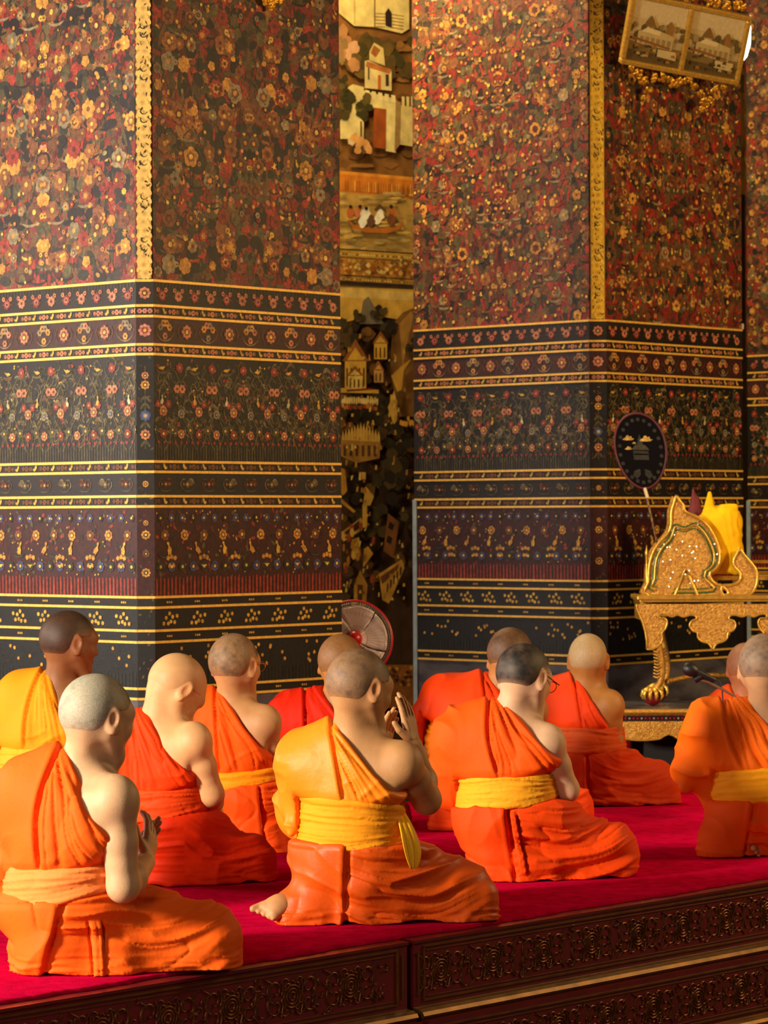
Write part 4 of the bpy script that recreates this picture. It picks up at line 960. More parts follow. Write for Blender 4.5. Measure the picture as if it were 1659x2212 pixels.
    tau = (V[:, 2]-ZP)/(H0+(H1-H0)*sx)+.30*np.sin(np.pi*np.clip(sx, 0, 1))-.25*sx
    nz = vn(V*V3(6, 6, 6), seed+11); nz2 = vn(V*V3(17, 17, 17), seed+12); nz3 = vn(V*V3(3, 3, 3), seed+13)
    rr = np.minimum(np.hypot(V[:, 2]-P0[2], V[:, 0]-P0[0]), np.hypot(V[:, 2]-K0[2], V[:, 0]-K0[0]))
    am = np.clip(rr/.06, .4, 1)*(.65+.35*nz3)*np.clip((1.12-(V[:, 0]-P0[0])/(K0[0]-P0[0]))/.35, .12, 1)
    LT, LB = J['lflap_t'], J['lflap_b']; t = np.clip((V[:, 2]-LT[2])/(LB[2]-LT[2]), 0, 1.3); fx = LT[0]+(LB[0]-LT[0])*t; sd = V[:, 0]-fx
    back = sstep(-.02, .06, (V-hip).dot(-V3(0, 1, 0))+.04)
    outer = (1-sstep(-.003, .004, sd))*back
    fq = S.get('lf', 4.2)
    la = S.get('la', 1.0); disp = (1-outer)*(  .032*la*crease(tau*fq*.9+nz*.45, sx*1.5, seed+41, 1.6)*am+.008*la*crease(tau*fq*2.2+nz*.6, sx*2.8, seed+42)*am-.008*am*crease(tau*fq*1.7+nz*.6, sx*2.2, seed+52, 9)+.002*nz2)
    disp += outer*(.010+.014*crease((V[:, 0]-V[:, 2]*.2)*9+nz*.5, V[:, 2]*4, seed+43)+.008*crease((V[:, 0]*.6+V[:, 2])*12+nz, V[:, 0]*7, seed+44)*am-.007*crease((V[:, 0]*.9+V[:, 2]*.5)*9+nz, V[:, 2]*6, seed+53, 9)+.003*nz)
    disp += back*(.002*np.exp(-((sd+.014)/.007)**2)-.012*np.exp(-((sd-.006)/.008)**2))
    for ft, fb, fw_ in S.get('bands', []):     # layered vertical hems
        a_, b_ = W(ft), W(fb); t = (V[:, 2]-b_[2])/(a_[2]-b_[2]); c_ = b_[0]+(a_[0]-b_[0])*t; u_ = (V[:, 0]-c_)/fw_
        on = back*sstep(-.05, .05, t)*(1-sstep(.95, 1.08, t)); disp += on*(.014*(1-sstep(.8, 1.15, np.abs(u_)))*(1-.25*np.clip(np.abs(u_), 0, 1))-.010*np.exp(-((np.abs(u_)-1.15)/.18)**2)-.005*np.exp(-((u_-.1)/.12)**2))
    hz = np.clip(1-(V[:, 2]-ZP)/.06, 0, 1)
    disp += hz*(.014*crease((V[:, 2]-ZP)*70+nz*.8+V[:, 0]*4, V[:, 0]*9, seed+45)+.008*vn(V*V3(13, 13, 2), seed+20))
    ztop = np.clip((wB[2]+.02-V[:, 2])/.02, 0, 1); disp *= .3+.7*ztop
    V = V+Nn*disp[:, None]; V[:, 2] = np.maximum(V[:, 2], ZP+.0025)
    to_obj('lower_robe', V, Q, cols['l'], root)
    if worn: worn(root, hc, HM, hs)
    root['_j'] = 0; del root['_j']
    return root, J, T, W
M_hair = mat('cropped_hair', (1, 1, 1), rough=.55, attr='Col', noise=.35, nscale=260, spec=.45, bump=.25, bscale=500)
def glasses(root, hc, HM, hs, c=(70, 34, 20)):
    g = MB()
    def L(x, y, z): return Vector(hc+(HM[0]*x+HM[1]*y+HM[2]*z)*hs)
    for sg in (1, -1):
        g.tube([L(.080*sg, -.004, .022), L(.080*sg, .03, .018), L(.074*sg, .10, .014)], .0018, 6)
        g.tube([L(.080*sg, -.004, .022), L(.081*sg, -.016, .012), L(.080*sg, -.022, -.002)], .0018, 6)
        g.tube([L((.036+.026*math.cos(t))*sg, .108-.004*abs(math.cos(t)), .008+.019*math.sin(t)) for t in [2*math.pi*i/18 for i in range(19)]], .0014, 5)
    g.tube([L(-.010, .110, .012), L(0, .113, .015), L(.010, .110, .012)], .0014, 5)
    g.build('eyeglasses', mat('metal_frame', lin(c), rough=.3, metal=.6), root, smooth=True)
def C3(u, s, l, **k): return dict(u=cloth_mat('robe_cloth', u, **k), s=cloth_mat('sash_cloth', s), l=cloth_mat('skirt_cloth', l, **k))
person('M1', 'grey-haired person nearest the camera at lower left, orange robe, salmon sash, palms joined', 8.25, dict(
    la=.75, yaw=30, hyaw=46, hpitch=12, hs=1.05, neck=(172, 1640, 0), rsh=(250, 1722, -.03), lsh=(84, 1708, .0), waist=(140, 1885, .02), hip=(140, 2010, .06), arm=1.08,
    rel=(266, 1915, -.03), rwr=(314, 1862, .18), head=(209, 1554, 0), lel=(40, 1850, .12), lwr=(280, 1878, .30), rhand=dict(to=(330, 1790, .22), n=(-.8, .3, 0), curl=.35, spread=.3), lhand=dict(to=(322, 1800, .30), n=(.8, -.3, 0), curl=.1),
    edge_top=(135, 1612), edge_arm=(229, 1778), flap_t=(128, 1614), flap_b=(92, 1860), bow=-.028, sash_t=(140, 1866), sash_b=(140, 1945), stilt=-.16, swide=.35, torso=1.05,
    rknee=(452, 2020, .10), lknee=(330, 1985, .42), rank=(270, 2052, .14), lank=(80, 2070, .04),
    drape=[((30, 1870, .08), (60, 1905, .02), .05, .02)], skirt=[((110, 2060, -.02), (260, 2085, -.06), .06, .05), ((250, 2060, .0), (455, 2045, .06), .07, .07), ((120, 2000, 0), (120, 2060, 0), .10, .10)],
    bands=[((214, 1985), (226, 2112), .016)], lflap_t=(140, 1950), lflap_b=(104, 2085), fold_a=(236, 1985), fold_b=(500, 2025)), C3((232, 92, 22), (238, 128, 62), (232, 92, 20)),
    (196, 156, 118), dict(c=(164, 166, 150), d=.75, c2=(66, 58, 50), patch=.8), seed=1, h=.0042)
person('M2', 'bald person with the head bowed low, red-orange robe and matching sash', 10.2, dict(
    yaw=38, hyaw=52, hpitch=48, hroll=6, hs=1.06, head=(377, 1492, .03), neck=(335, 1556, 0), rsh=(418, 1596, 0), lsh=(272, 1600, .02), waist=(350, 1735, .03), hip=(352, 1838, .06),
    rel=(458, 1716, .04), rwr=(452, 1762, .24), lel=(240, 1700, .12), lwr=(330, 1770, .36), rhand=dict(to=(440, 1790, .34), n=(-.3, .3, .6), curl=.5), lhand=dict(to=(400, 1780, .4), n=(0, 0, 1), curl=.3),
    edge_top=(302, 1530), edge_arm=(392, 1650), flap_t=(262, 1540), flap_b=(250, 1700), sash_t=(352, 1700), sash_b=(352, 1766), stilt=-.12, swide=.2,
    rknee=(545, 1862, .10), lknee=(470, 1840, .42), rank=(430, 1890, .22), lank=(290, 1890, .05), skirt=[((370, 1870, 0), (540, 1885, .06), .09, .06)],
    lflap_t=(300, 1766), lflap_b=(290, 1900), fold_a=(402, 1775), fold_b=(590, 1880)), C3((222, 58, 10), (216, 66, 18), (208, 44, 8)),
    (206, 156, 106), dict(c=(140, 112, 84), d=.06, patch=.2, m=M_skin), seed=2)
person('M3', 'dark-haired person at far left in an amber yellow robe and yellow sash', 11.3, dict(
    yaw=30, hyaw=56, hpitch=8, hs=1.08, head=(149, 1392, 0), neck=(126, 1474, 0), rsh=(192, 1530, 0), lsh=(52, 1508, .02), waist=(82, 1640, .02), hip=(85, 1740, .05),
    rel=(210, 1650, .06), rwr=(220, 1700, .25), lel=(22, 1618, .06), lwr=(40, 1655, .10), limbs=[((28, 1640, .02), (-12, 1735, -.05), .042, .030)],
    edge_top=(98, 1442), edge_arm=(168, 1618), flap_t=(92, 1442), flap_b=(58, 1606), bow=-.02, sash_t=(70, 1612), sash_b=(70, 1668), stilt=0.0,
    rknee=(230, 1750, .12), lknee=(170, 1740, .42), rank=(130, 1790, .25), lank=(40, 1790, .05),
    lflap_t=(70, 1668), lflap_b=(60, 1780), fold_a=(90, 1680), fold_b=(250, 1750)), C3((228, 140, 22), (226, 156, 36), (226, 130, 20)),
    (134, 86, 50), dict(c=(44, 30, 24), d=.85, patch=.6), seed=3, h=.0052)
person('M4', 'person with gold-rimmed eyeglasses, orange robe and narrow amber sash, elbow at the side', 11.2, dict(
    yaw=20, hyaw=30, hpitch=6, hs=1.05, head=(507, 1440, 0), neck=(498, 1508, 0), rsh=(572, 1556, 0), lsh=(436, 1550, .02), waist=(515, 1690, .02), hip=(520, 1770, .05), arm=.98,
    rel=(592, 1690, .06), rwr=(640, 1712, .28), lel=(400, 1650, .1), lwr=(500, 1700, .36),
    edge_top=(465, 1480), edge_arm=(560, 1615), flap_t=(463, 1482), flap_b=(476, 1668), sash_t=(512, 1664), sash_b=(512, 1698), stilt=-.12, swide=.2,
    rknee=(628, 1795, .10), lknee=(600, 1780, .42), rank=(560, 1820, .2), lank=(450, 1815, .05), skirt=[((530, 1810, -.02), (640, 1820, .02), .08, .05), ((440, 1810, -.05), (590, 1815, -.08), .04, .04)],
    lflap_t=(560, 1700), lflap_b=(572, 1825), fold_a=(500, 1710), fold_b=(650, 1790)), C3((234, 82, 12), (238, 140, 16), (226, 74, 12)),
    (190, 138, 90), dict(c=(86, 76, 60), d=.55, c2=(60, 46, 36)), seed=4, h=.005, worn=lambda *a: glasses(*a, c=(206, 150, 60)))
person('M5', 'person in a deep red robe in front of the electric fan', 12.0, dict(
    yaw=18, hyaw=22, hpitch=12, hs=1.05, head=(737, 1437, 0), neck=(724, 1500, 0), rsh=(800, 1552, 0), lsh=(636, 1546, .02), waist=(712, 1680, .02), hip=(712, 1760, .05),
    rel=(820, 1660, .08), rwr=(780, 1700, .3), lel=(610, 1650, .1), lwr=(700, 1700, .36),
    edge_top=(672, 1470), edge_arm=(778, 1608), flap_t=(655, 1472), flap_b=(664, 1660), sash_t=(712, 1650), sash_b=(712, 1690),
    rknee=(850, 1770, .10), lknee=(800, 1750, .42), rank=(760, 1780, .2), lank=(640, 1780, .05),
    lflap_t=(700, 1690), lflap_b=(700, 1790), fold_a=(720, 1700), fold_b=(860, 1760)), C3((208, 34, 8), (206, 60, 16), (200, 34, 8)),
    (170, 112, 58), dict(c=(96, 70, 44), d=.5), seed=5, h=.0052)
def m6_extra(root, hc, HM, hs):
    # the loose yellow end of the sash falling behind the right hip
    pts = [((858, 1760), (866, 1752)), ((872, 1800), (896, 1782)), ((880, 1845), (914, 1830)), ((890, 1878), (905, 1868))]
    g = MB(); rows = []
    for i, (a, b) in enumerate([((852, 1748, .0), (866, 1744, .03)), ((862, 1785, -.07), (886, 1776, -.03)), ((868, 1820, -.10), (902, 1810, -.05)), ((874, 1850, -.11), (912, 1844, -.06)), ((886, 1880, -.11), (900, 1876, -.08))]):
        p, q = at(a[0], a[1], 9.2+a[2]), at(b[0], b[1], 9.2+b[2]); n = 9
        rows.append([p.lerp(q, k/(n-1))+Vector((0, -.008*math.sin(k*2.1+i*.4), .0)) for k in range(n)])
    g.grid(rows); o = g.build('sash_end', cloth_mat('loose_sash_cloth', (236, 176, 30)), root, smooth=True)
    md = o.modifiers.new('thick', 'SOLIDIFY'); md.thickness = .005; o.modifiers.new('sub', 'SUBSURF').levels = 2; o.modifiers['sub'].render_levels = 2
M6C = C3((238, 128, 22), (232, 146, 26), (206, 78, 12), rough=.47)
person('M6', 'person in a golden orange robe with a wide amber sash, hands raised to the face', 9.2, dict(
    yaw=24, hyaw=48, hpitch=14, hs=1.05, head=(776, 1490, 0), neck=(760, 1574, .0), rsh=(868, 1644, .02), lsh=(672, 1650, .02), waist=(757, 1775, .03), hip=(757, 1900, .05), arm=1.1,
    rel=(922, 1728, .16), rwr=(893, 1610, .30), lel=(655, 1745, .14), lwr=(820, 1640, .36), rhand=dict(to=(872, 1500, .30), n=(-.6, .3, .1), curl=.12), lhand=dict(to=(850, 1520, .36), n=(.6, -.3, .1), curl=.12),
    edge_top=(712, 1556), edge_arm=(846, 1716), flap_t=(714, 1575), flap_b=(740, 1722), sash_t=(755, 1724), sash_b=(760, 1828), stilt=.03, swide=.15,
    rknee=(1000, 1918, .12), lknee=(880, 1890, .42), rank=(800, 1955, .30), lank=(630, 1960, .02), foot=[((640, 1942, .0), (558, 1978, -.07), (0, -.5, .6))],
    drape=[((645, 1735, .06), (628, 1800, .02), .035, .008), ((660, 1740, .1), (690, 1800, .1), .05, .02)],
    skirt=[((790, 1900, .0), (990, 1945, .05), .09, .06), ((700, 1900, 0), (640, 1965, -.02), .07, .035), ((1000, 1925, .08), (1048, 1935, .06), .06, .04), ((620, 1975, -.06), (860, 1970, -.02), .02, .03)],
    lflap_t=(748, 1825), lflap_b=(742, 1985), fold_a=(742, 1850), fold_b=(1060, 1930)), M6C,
    (182, 132, 84), dict(c=(84, 70, 58), d=.62, c2=(40, 30, 22)), seed=6, h=.0042, worn=m6_extra)
person('M7', 'person in a plain orange robe and amber sash, half hidden behind a younger neighbour', 11.9, dict(
    yaw=22, hyaw=28, hpitch=18, hs=1.05, head=(1103, 1424, 0), neck=(1078, 1482, 0), rsh=(1150, 1530, 0), lsh=(968, 1510, .02), waist=(995, 1615, .02), hip=(1015, 1715, .05),
    rel=(1170, 1630, .08), rwr=(1120, 1680, .3), lel=(926, 1570, .12), lwr=(922, 1600, .14), limbs=[((935, 1600, .1), (922, 1625, .0), .03, .026)],
    edge_top=(1040, 1440), edge_arm=(1150, 1600), flap_t=(1040, 1442), flap_b=(1048, 1600), sash_t=(1000, 1556), sash_b=(1000, 1655),
    rknee=(1236, 1742, .10), lknee=(1150, 1730, .42), rank=(1100, 1760, .2), lank=(960, 1765, .0), skirt=[((1000, 1750, 0), (1220, 1760, .06), .07, .05)],
    drape=[((925, 1540, .04), (910, 1610, .0), .04, .015)],
    lflap_t=(1010, 1660), lflap_b=(1010, 1780), fold_a=(1030, 1680), fold_b=(1290, 1740)), C3((230, 62, 10), (236, 130, 14), (232, 70, 12)),
    (176, 116, 64), dict(c=(46, 34, 26), d=.75), seed=7, h=.0052)
person('M8', 'black-haired person with dark eyeglasses, bright yellow sash over an orange robe', 10.3, dict(
    yaw=18, hyaw=38, hpitch=20, hs=1.04, head=(1131, 1468, .02), neck=(1098, 1536, 0), rsh=(1182, 1600, 0), lsh=(1004, 1586, .02), waist=(1090, 1715, .02), hip=(1105, 1810, .05),
    rel=(1226, 1706, .06), rwr=(1190, 1690, .3), lel=(975, 1680, .1), lwr=(1060, 1730, .36), torso=1.04,
    edge_top=(1076, 1500), edge_arm=(1172, 1612), flap_t=(1056, 1500), flap_b=(1071, 1668), bow=-.02, sash_t=(1090, 1672), sash_b=(1090, 1742), stilt=-.09, swide=.2,
    rknee=(1325, 1838, .10), lknee=(1230, 1800, .42), rank=(1190, 1870, .2), lank=(1070, 1870, .05), drape=[((972, 1660, .1), (966, 1720, .08), .045, .03)],
    skirt=[((1130, 1850, 0), (1320, 1850, .06), .09, .07), ((1070, 1870, -.05), (1190, 1885, -.08), .035, .03), ((1070, 1790, 0), (1070, 1860, 0), .09, .08)],
    bands=[((1104, 1752), (1128, 1880), .012)], lflap_t=(1090, 1750), lflap_b=(1108, 1890), fold_a=(1108, 1790), fold_b=(1385, 1835)), C3((236, 84, 14), (240, 164, 34), (232, 70, 12)),
    (212, 168, 132), dict(c=(30, 25, 23), d=.95, patch=.6), seed=8, h=.0045, worn=glasses)
def bracelet(root, hc, HM, hs):
    g = MB(); c = at(1323, 1618, 12.95)
    for k in (0, .016): g.tube([c+Vector((math.cos(t)*.036, math.sin(t)*.036, k+.006*math.cos(t))) for t in [2*math.pi*i/18 for i in range(19)]], .004, 6, caps=False)
    g.build('bracelet', mat('brass_bracelet', lin((190, 150, 90)), rough=.35, metal=.5), root, smooth=True)
person('M9', 'fair-haired person furthest back at centre right, red-orange robe and brownish sash', 12.9, dict(
    yaw=20, hyaw=14, hpitch=6, hs=1.0, head=(1271, 1428, 0), neck=(1263, 1484, 0), rsh=(1318, 1520, 0), lsh=(1208, 1518, .02), waist=(1262, 1600, .02), hip=(1268, 1680, .05), torso=.96, arm=.95,
    rel=(1326, 1600, .02), rwr=(1322, 1640, .12), lel=(1180, 1600, .1), lwr=(1250, 1640, .36), rhand=dict(to=(1315, 1660, .2), n=(-.4, .3, .6), curl=.5),
    edge_top=(1246, 1460), edge_arm=(1312, 1570), flap_t=(1236, 1460), flap_b=(1252, 1562), sash_t=(1262, 1568), sash_b=(1262, 1626), stilt=.02,
    rknee=(1418, 1686, .10), lknee=(1350, 1680, .42), rank=(1330, 1712, .2), lank=(1230, 1720, .05), skirt=[((1270, 1710, -.02), (1400, 1722, -.02), .06, .03), ((1300, 1690, 0), (1440, 1700, .05), .07, .05)],
    lflap_t=(1262, 1626), lflap_b=(1268, 1730), fold_a=(1275, 1640), fold_b=(1460, 1700)), C3((222, 62, 16), (188, 76, 30), (186, 56, 14)),
    (168, 112, 54), dict(c=(186, 164, 124), d=.7, patch=.6), seed=9, h=.0055, worn=bracelet)
person('M10', 'person cut off by the right edge, orange robe with a bright yellow sash', 11.0, dict(
    yaw=18, hyaw=24, hpitch=12, hs=1.1, head=(1652, 1446, 0), neck=(1648, 1530, 0), rsh=(1738, 1590, 0), lsh=(1542, 1572, .02), waist=(1640, 1700, .02), hip=(1650, 1785, .05), torso=1.1, arm=1.05,
    rel=(1775, 1700, .06), rwr=(1730, 1710, .3), lel=(1508, 1660, .1), lwr=(1600, 1720, .36),
    edge_top=(1588, 1486), edge_arm=(1720, 1640), flap_t=(1560, 1488), flap_b=(1598, 1658), bow=-.02, sash_t=(1640, 1654), sash_b=(1640, 1730), stilt=-.10,
    rknee=(1850, 1800, .10), lknee=(1760, 1780, .42), rank=(1760, 1830, .2), lank=(1560, 1825, .04), foot=[((1652, 1830, .10), (1636, 1850, -.10), (.7, -.2, .4))],
    drape=[((1502, 1640, .08), (1480, 1700, .06), .05, .02), ((1520, 1680, .1), (1532, 1745, .06), .04, .01)], skirt=[((1560, 1800, 0), (1545, 1830, -.05), .05, .05), ((1600, 1770, -.02), (1560, 1825, -.04), .08, .06)],
    lflap_t=(1618, 1738), lflap_b=(1600, 1840), fold_a=(1640, 1760), fold_b=(1850, 1800)), C3((238, 104, 14), (238, 158, 20), (232, 84, 14)),
    (200, 152, 108), dict(c=(112, 96, 86), d=.7, c2=(60, 50, 46)), seed=10, h=.005)
person('M11', 'person almost hidden, only a sliver of shaved head beside the right edge', 13.4, dict(
    yaw=20, hyaw=24, hpitch=10, hs=1.0, head=(1612, 1446, 0), neck=(1606, 1506, 0), rsh=(1670, 1545, 0), lsh=(1560, 1545, .02), waist=(1612, 1620, .02), hip=(1616, 1690, .05),
    rel=(1690, 1620, .05), rwr=(1660, 1650, .2), lel=(1550, 1610, .1), lwr=(1600, 1650, .3), edge_top=(1590, 1492), edge_arm=(1660, 1590), flap_t=(1580, 1490), flap_b=(1600, 1590), sash_t=(1612, 1590), sash_b=(1612, 1640),
    rknee=(1740, 1690, .10), lknee=(1700, 1690, .4), rank=(1660, 1710, .2), lank=(1580, 1705, .05), lflap_t=(1612, 1640), lflap_b=(1612, 1710), fold_a=(1620, 1650), fold_b=(1760, 1700)),
    C3((222, 70, 14), (226, 130, 20), (216, 60, 12)), (176, 112, 74), dict(c=(80, 60, 46), d=.3), seed=12, h=.007)
person('M12', 'person outside the left edge, only an orange robed knee showing on the carpet', 9.1, dict(
    yaw=30, hyaw=46, hpitch=12, head=(-190, 1490, 0), neck=(-200, 1580, 0), rsh=(-120, 1650, 0), lsh=(-300, 1650, .02), waist=(-200, 1790, .02), hip=(-200, 1900, .05),
    rel=(-100, 1780, .1), rwr=(-110, 1750, .3), lel=(-320, 1760, .1), lwr=(-200, 1790, .36), edge_top=(-240, 1550), edge_arm=(-150, 1700), flap_t=(-240, 1550), flap_b=(-240, 1760), sash_t=(-200, 1750), sash_b=(-200, 1830),
    rknee=(-4, 1925, .10), lknee=(-90, 1890, .42), rank=(-120, 1965, .2), lank=(-300, 1980, .05), skirt=[((-160, 1930, 0), (0, 1955, .04), .08, .06)], lflap_t=(-200, 1830), lflap_b=(-200, 1980), fold_a=(-150, 1860), fold_b=(30, 1920)),
    C3((226, 84, 14), (234, 130, 40), (224, 86, 14)), (200, 150, 100), dict(c=(80, 66, 54), d=.6), seed=14, h=.007)
# ------------------------------------------------------------------ extruded outlines with real thickness
def slab(mb, pts, th, c=(1, 1, 1), m=0, bev=0.0):
    """closed outline (front points, counter-clockwise seen from the front) given real thickness going away (+Y)"""
    P = [Vector(p) for p in pts]; n = len(P); ctr = sum(P, Vector())/n
    ring0 = [p.copy() for p in P]; ring1 = [p+Vector((0, th, 0)) for p in P]
    i = len(mb.v)
    for p in ring0+ring1: mb.v.append(tuple(p))
    for k in range(n): mb.f.append((i+k, i+(k+1) % n, i+n+(k+1) % n, i+n+k)); mb.c.append(c); mb.m.append(m)
    from mathutils.geometry import tessellate_polygon
    for t in tessellate_polygon([[Vector((p.x, p.z, 0)) for p in P]]):
        a, b, c_ = t; nrm = (P[b]-P[a]).cross(P[c_]-P[a])
        if nrm.y > 0: b, c_ = c_, b
        mb.f.append((i+a, i+b, i+c_)); mb.c.append(c); mb.m.append(m); mb.f.append((i+n+a, i+n+c_, i+n+b)); mb.c.append(c); mb.m.append(m)
def smooth_loop(pts, sub=4):
    out = []; n = len(pts)
    for i in range(n):
        p0, p1, p2, p3 = (pts[(i+k-1) % n] for k in range(4))
        for j in range(sub):
            t = j/sub; out.append(tuple(.5*((2*p1[a])+(-p0[a]+p2[a])*t+(2*p0[a]-5*p1[a]+4*p2[a]-p3[a])*t*t+(-p0[a]+3*p1[a]-3*p2[a]+p3[a])*t**3) for a in (0, 1)))
    return out
def smooth_open(pts, sub=5):
    q = [pts[0]]+list(pts)+[pts[-1]]; out = []
    for i in range(len(pts)-1):
        p0, p1, p2, p3 = q[i:i+4]
        for j in range(sub):
            t = j/sub; out.append(tuple(.5*((2*p1[a])+(-p0[a]+p2[a])*t+(2*p0[a]-5*p1[a]+4*p2[a]-p3[a])*t*t+(-p0[a]+3*p1[a]-3*p2[a]+p3[a])*t**3) for a in range(len(p1))))
    out.append(tuple(pts[-1])); return out
c7 = lambda x, y: (1260+x/2.91, 880+y/2.91)     # measured on a close look at the seat
M_mosaic = mat('gold_glass_mosaic', lin((206, 158, 66)), rough=.3, metal=.55, col2=lin((160, 104, 40)), nscale=70, bump=1.0, bscale=140)
M_goldhi = mat('bright_gold_rim', lin((228, 178, 74)), rough=.28, metal=.6, noise=.3, nscale=50, bump=.4, bscale=120)
M_green = mat('green_glass_inlay', lin((24, 96, 52)), rough=.15)
M_mirror = mat('mirror_glass_bead', lin((225, 232, 236)), rough=.06, metal=.6)
M_redlac = mat('deep_red_lacquer', lin((112, 12, 22)), rough=.25, coat=.4)
DT = 14.95
throne = empty('gilded_throne', (at(1534, 1500, DT+.25).x, DT+.25, at(1534, 1531, 14.75).z)); tag(throne, 'gilded seat with flame-shaped arm panels and clawed legs standing on the marble-topped dais', 'throne')
b = MB(); q0 = at(1376, 1287, DT); q1 = at(1694, 1287, DT); zt = q0.z; zb = at(1376, 1301, DT).z
b.box((q0.x, DT-.02, zb+.012), (q1.x-q0.x, 0, 0), (0, .42, 0), (0, 0, zt-zb-.012)); b.box((q0.x+.012, DT-.008, zb), (q1.x-q0.x-.024, 0, 0), (0, .40, 0), (0, 0, .012))
b.build('seat_board', M_goldhi, throne, autos=.004)
half = [(335, 1236), (335, 1262), (350, 1300), (372, 1350), (390, 1410), (399, 1470), (400, 1520), (440, 1518), (478, 1492), (497, 1455), (492, 1420), (515, 1392), (527, 1352), (512, 1326), (486, 1326), (470, 1312), (490, 1298), (520, 1302), (556, 1316), (592, 1304), (628, 1316), (668, 1306), (700, 1308), (712, 1330), (682, 1342), (668, 1372), (688, 1404), (716, 1416), (722, 1450), (748, 1472), (786, 1484), (806, 1512)]
mirx = 813
L = [c7(x, y) for x, y in half[:7]]+smooth_open([c7(x, y) for x, y in half[6:]], 4)
R = [(2*c7(mirx, 0)[0]-x, y) for x, y in L][::-1]
out = L+[c7(mirx, 1528)]+R
ap = MB(); slab(ap, [at(x, y, DT+.01) for x, y in out], .035); ap.build('apron', M_mosaic, throne)
rm_ = MB(); rm_.tube([at(x, y, DT+.006) for x, y in out], .0055, 6); rm_.build('apron_rim', M_goldhi, throne, smooth=True)
sd_ = MB(); xl = at(1376, 1300, DT).x+.02; sd_.box((xl, DT+.05, zb-.09), (.03, 0, 0), (0, .34, 0), (0, 0, .09)); sd_.build('side_apron', M_mosaic, throne)
def leg(px, dd, mir=1):
    r = MB(); T0 = (px, DT+dd)
    base = [(455, 1440, 30), (478, 1520, 24), (490, 1590, 25), (496, 1660, 25), (490, 1720, 22), (466, 1758, 19), (430, 1782, 17)]
    pts = smooth_open([(c7(x, y)[0]*1.0, c7(x, y)[1], w_/2.91/6500*DT) for x, y, w_ in base], 4)
    ox = at(px, 1500, DT+dd).x-at(c7(486, 0)[0], 1500, DT).x
    def pos(x, y):
        p = at(x, y, DT); c0 = at(c7(486, 0)[0], y, DT).x
        return Vector((c0+(p.x-c0)*mir+ox, DT+.03+dd, p.z))
    r.tube([pos(x, y) for x, y, _ in pts], [w_ for _, _, w_ in pts], 12)
    for k in range(9): # scale rows on the shank
        p = pos(*c7(474-abs(4-k)*1.2, 1540+k*20)); r.tube([p+Vector((-.02*mir, -.012, .006)), p+Vector((-.004*mir, -.024, 0)), p+Vector((.014*mir, -.016, .008))], .0055, 6)
    lg = r.build('leg', M_mosaic, throne, smooth=True)
    c = MB(); bc = pos(*c7(440, 1838)); R0 = 54/2.91/6500*DT; bc.z = throne.location.z+R0*.93+.002
    for k, a in enumerate((-70, -35, 0, 35, 75)):
        a = math.radians(a-20); o = Vector((math.sin(a)*mir, -math.cos(a), 0)); s0 = pos(*c7(440, 1778))
        c.tube([s0, s0+o*.022+Vector((0, 0, .006)), bc+o*(R0+.006)+Vector((0, 0, R0*.75)), bc+o*(R0+.012)+Vector((0, 0, R0*.25)), bc+o*(R0+.004)+Vector((0, 0, -.008))], [.014, .012, .011, .009, .003], 8)
    c.build('claw_foot', M_goldhi, lg, smooth=True)
    s = MB(); s.lathe(bc, [(R0*math.sin(math.pi*k/12)+.0005, -R0*.93*math.cos(math.pi*k/12)) for k in range(13)], 20); s.build('red_ball', M_redlac, lg, smooth=True)
leg(c7(486, 0)[0], 0); leg(2*c7(mirx, 0)[0]-c7(486, 0)[0], 0, -1); leg(c7(520, 0)[0], .32); leg(2*c7(mirx, 0)[0]-c7(520, 0)[0], .32, -1)
st = MB(); st.tube([at(1440, 1472, DT+.05), at(1500, 1459, DT+.22), at(1660, 1459, DT+.3)], .014, 8); st.build('stretcher', M_mosaic, throne, smooth=True)
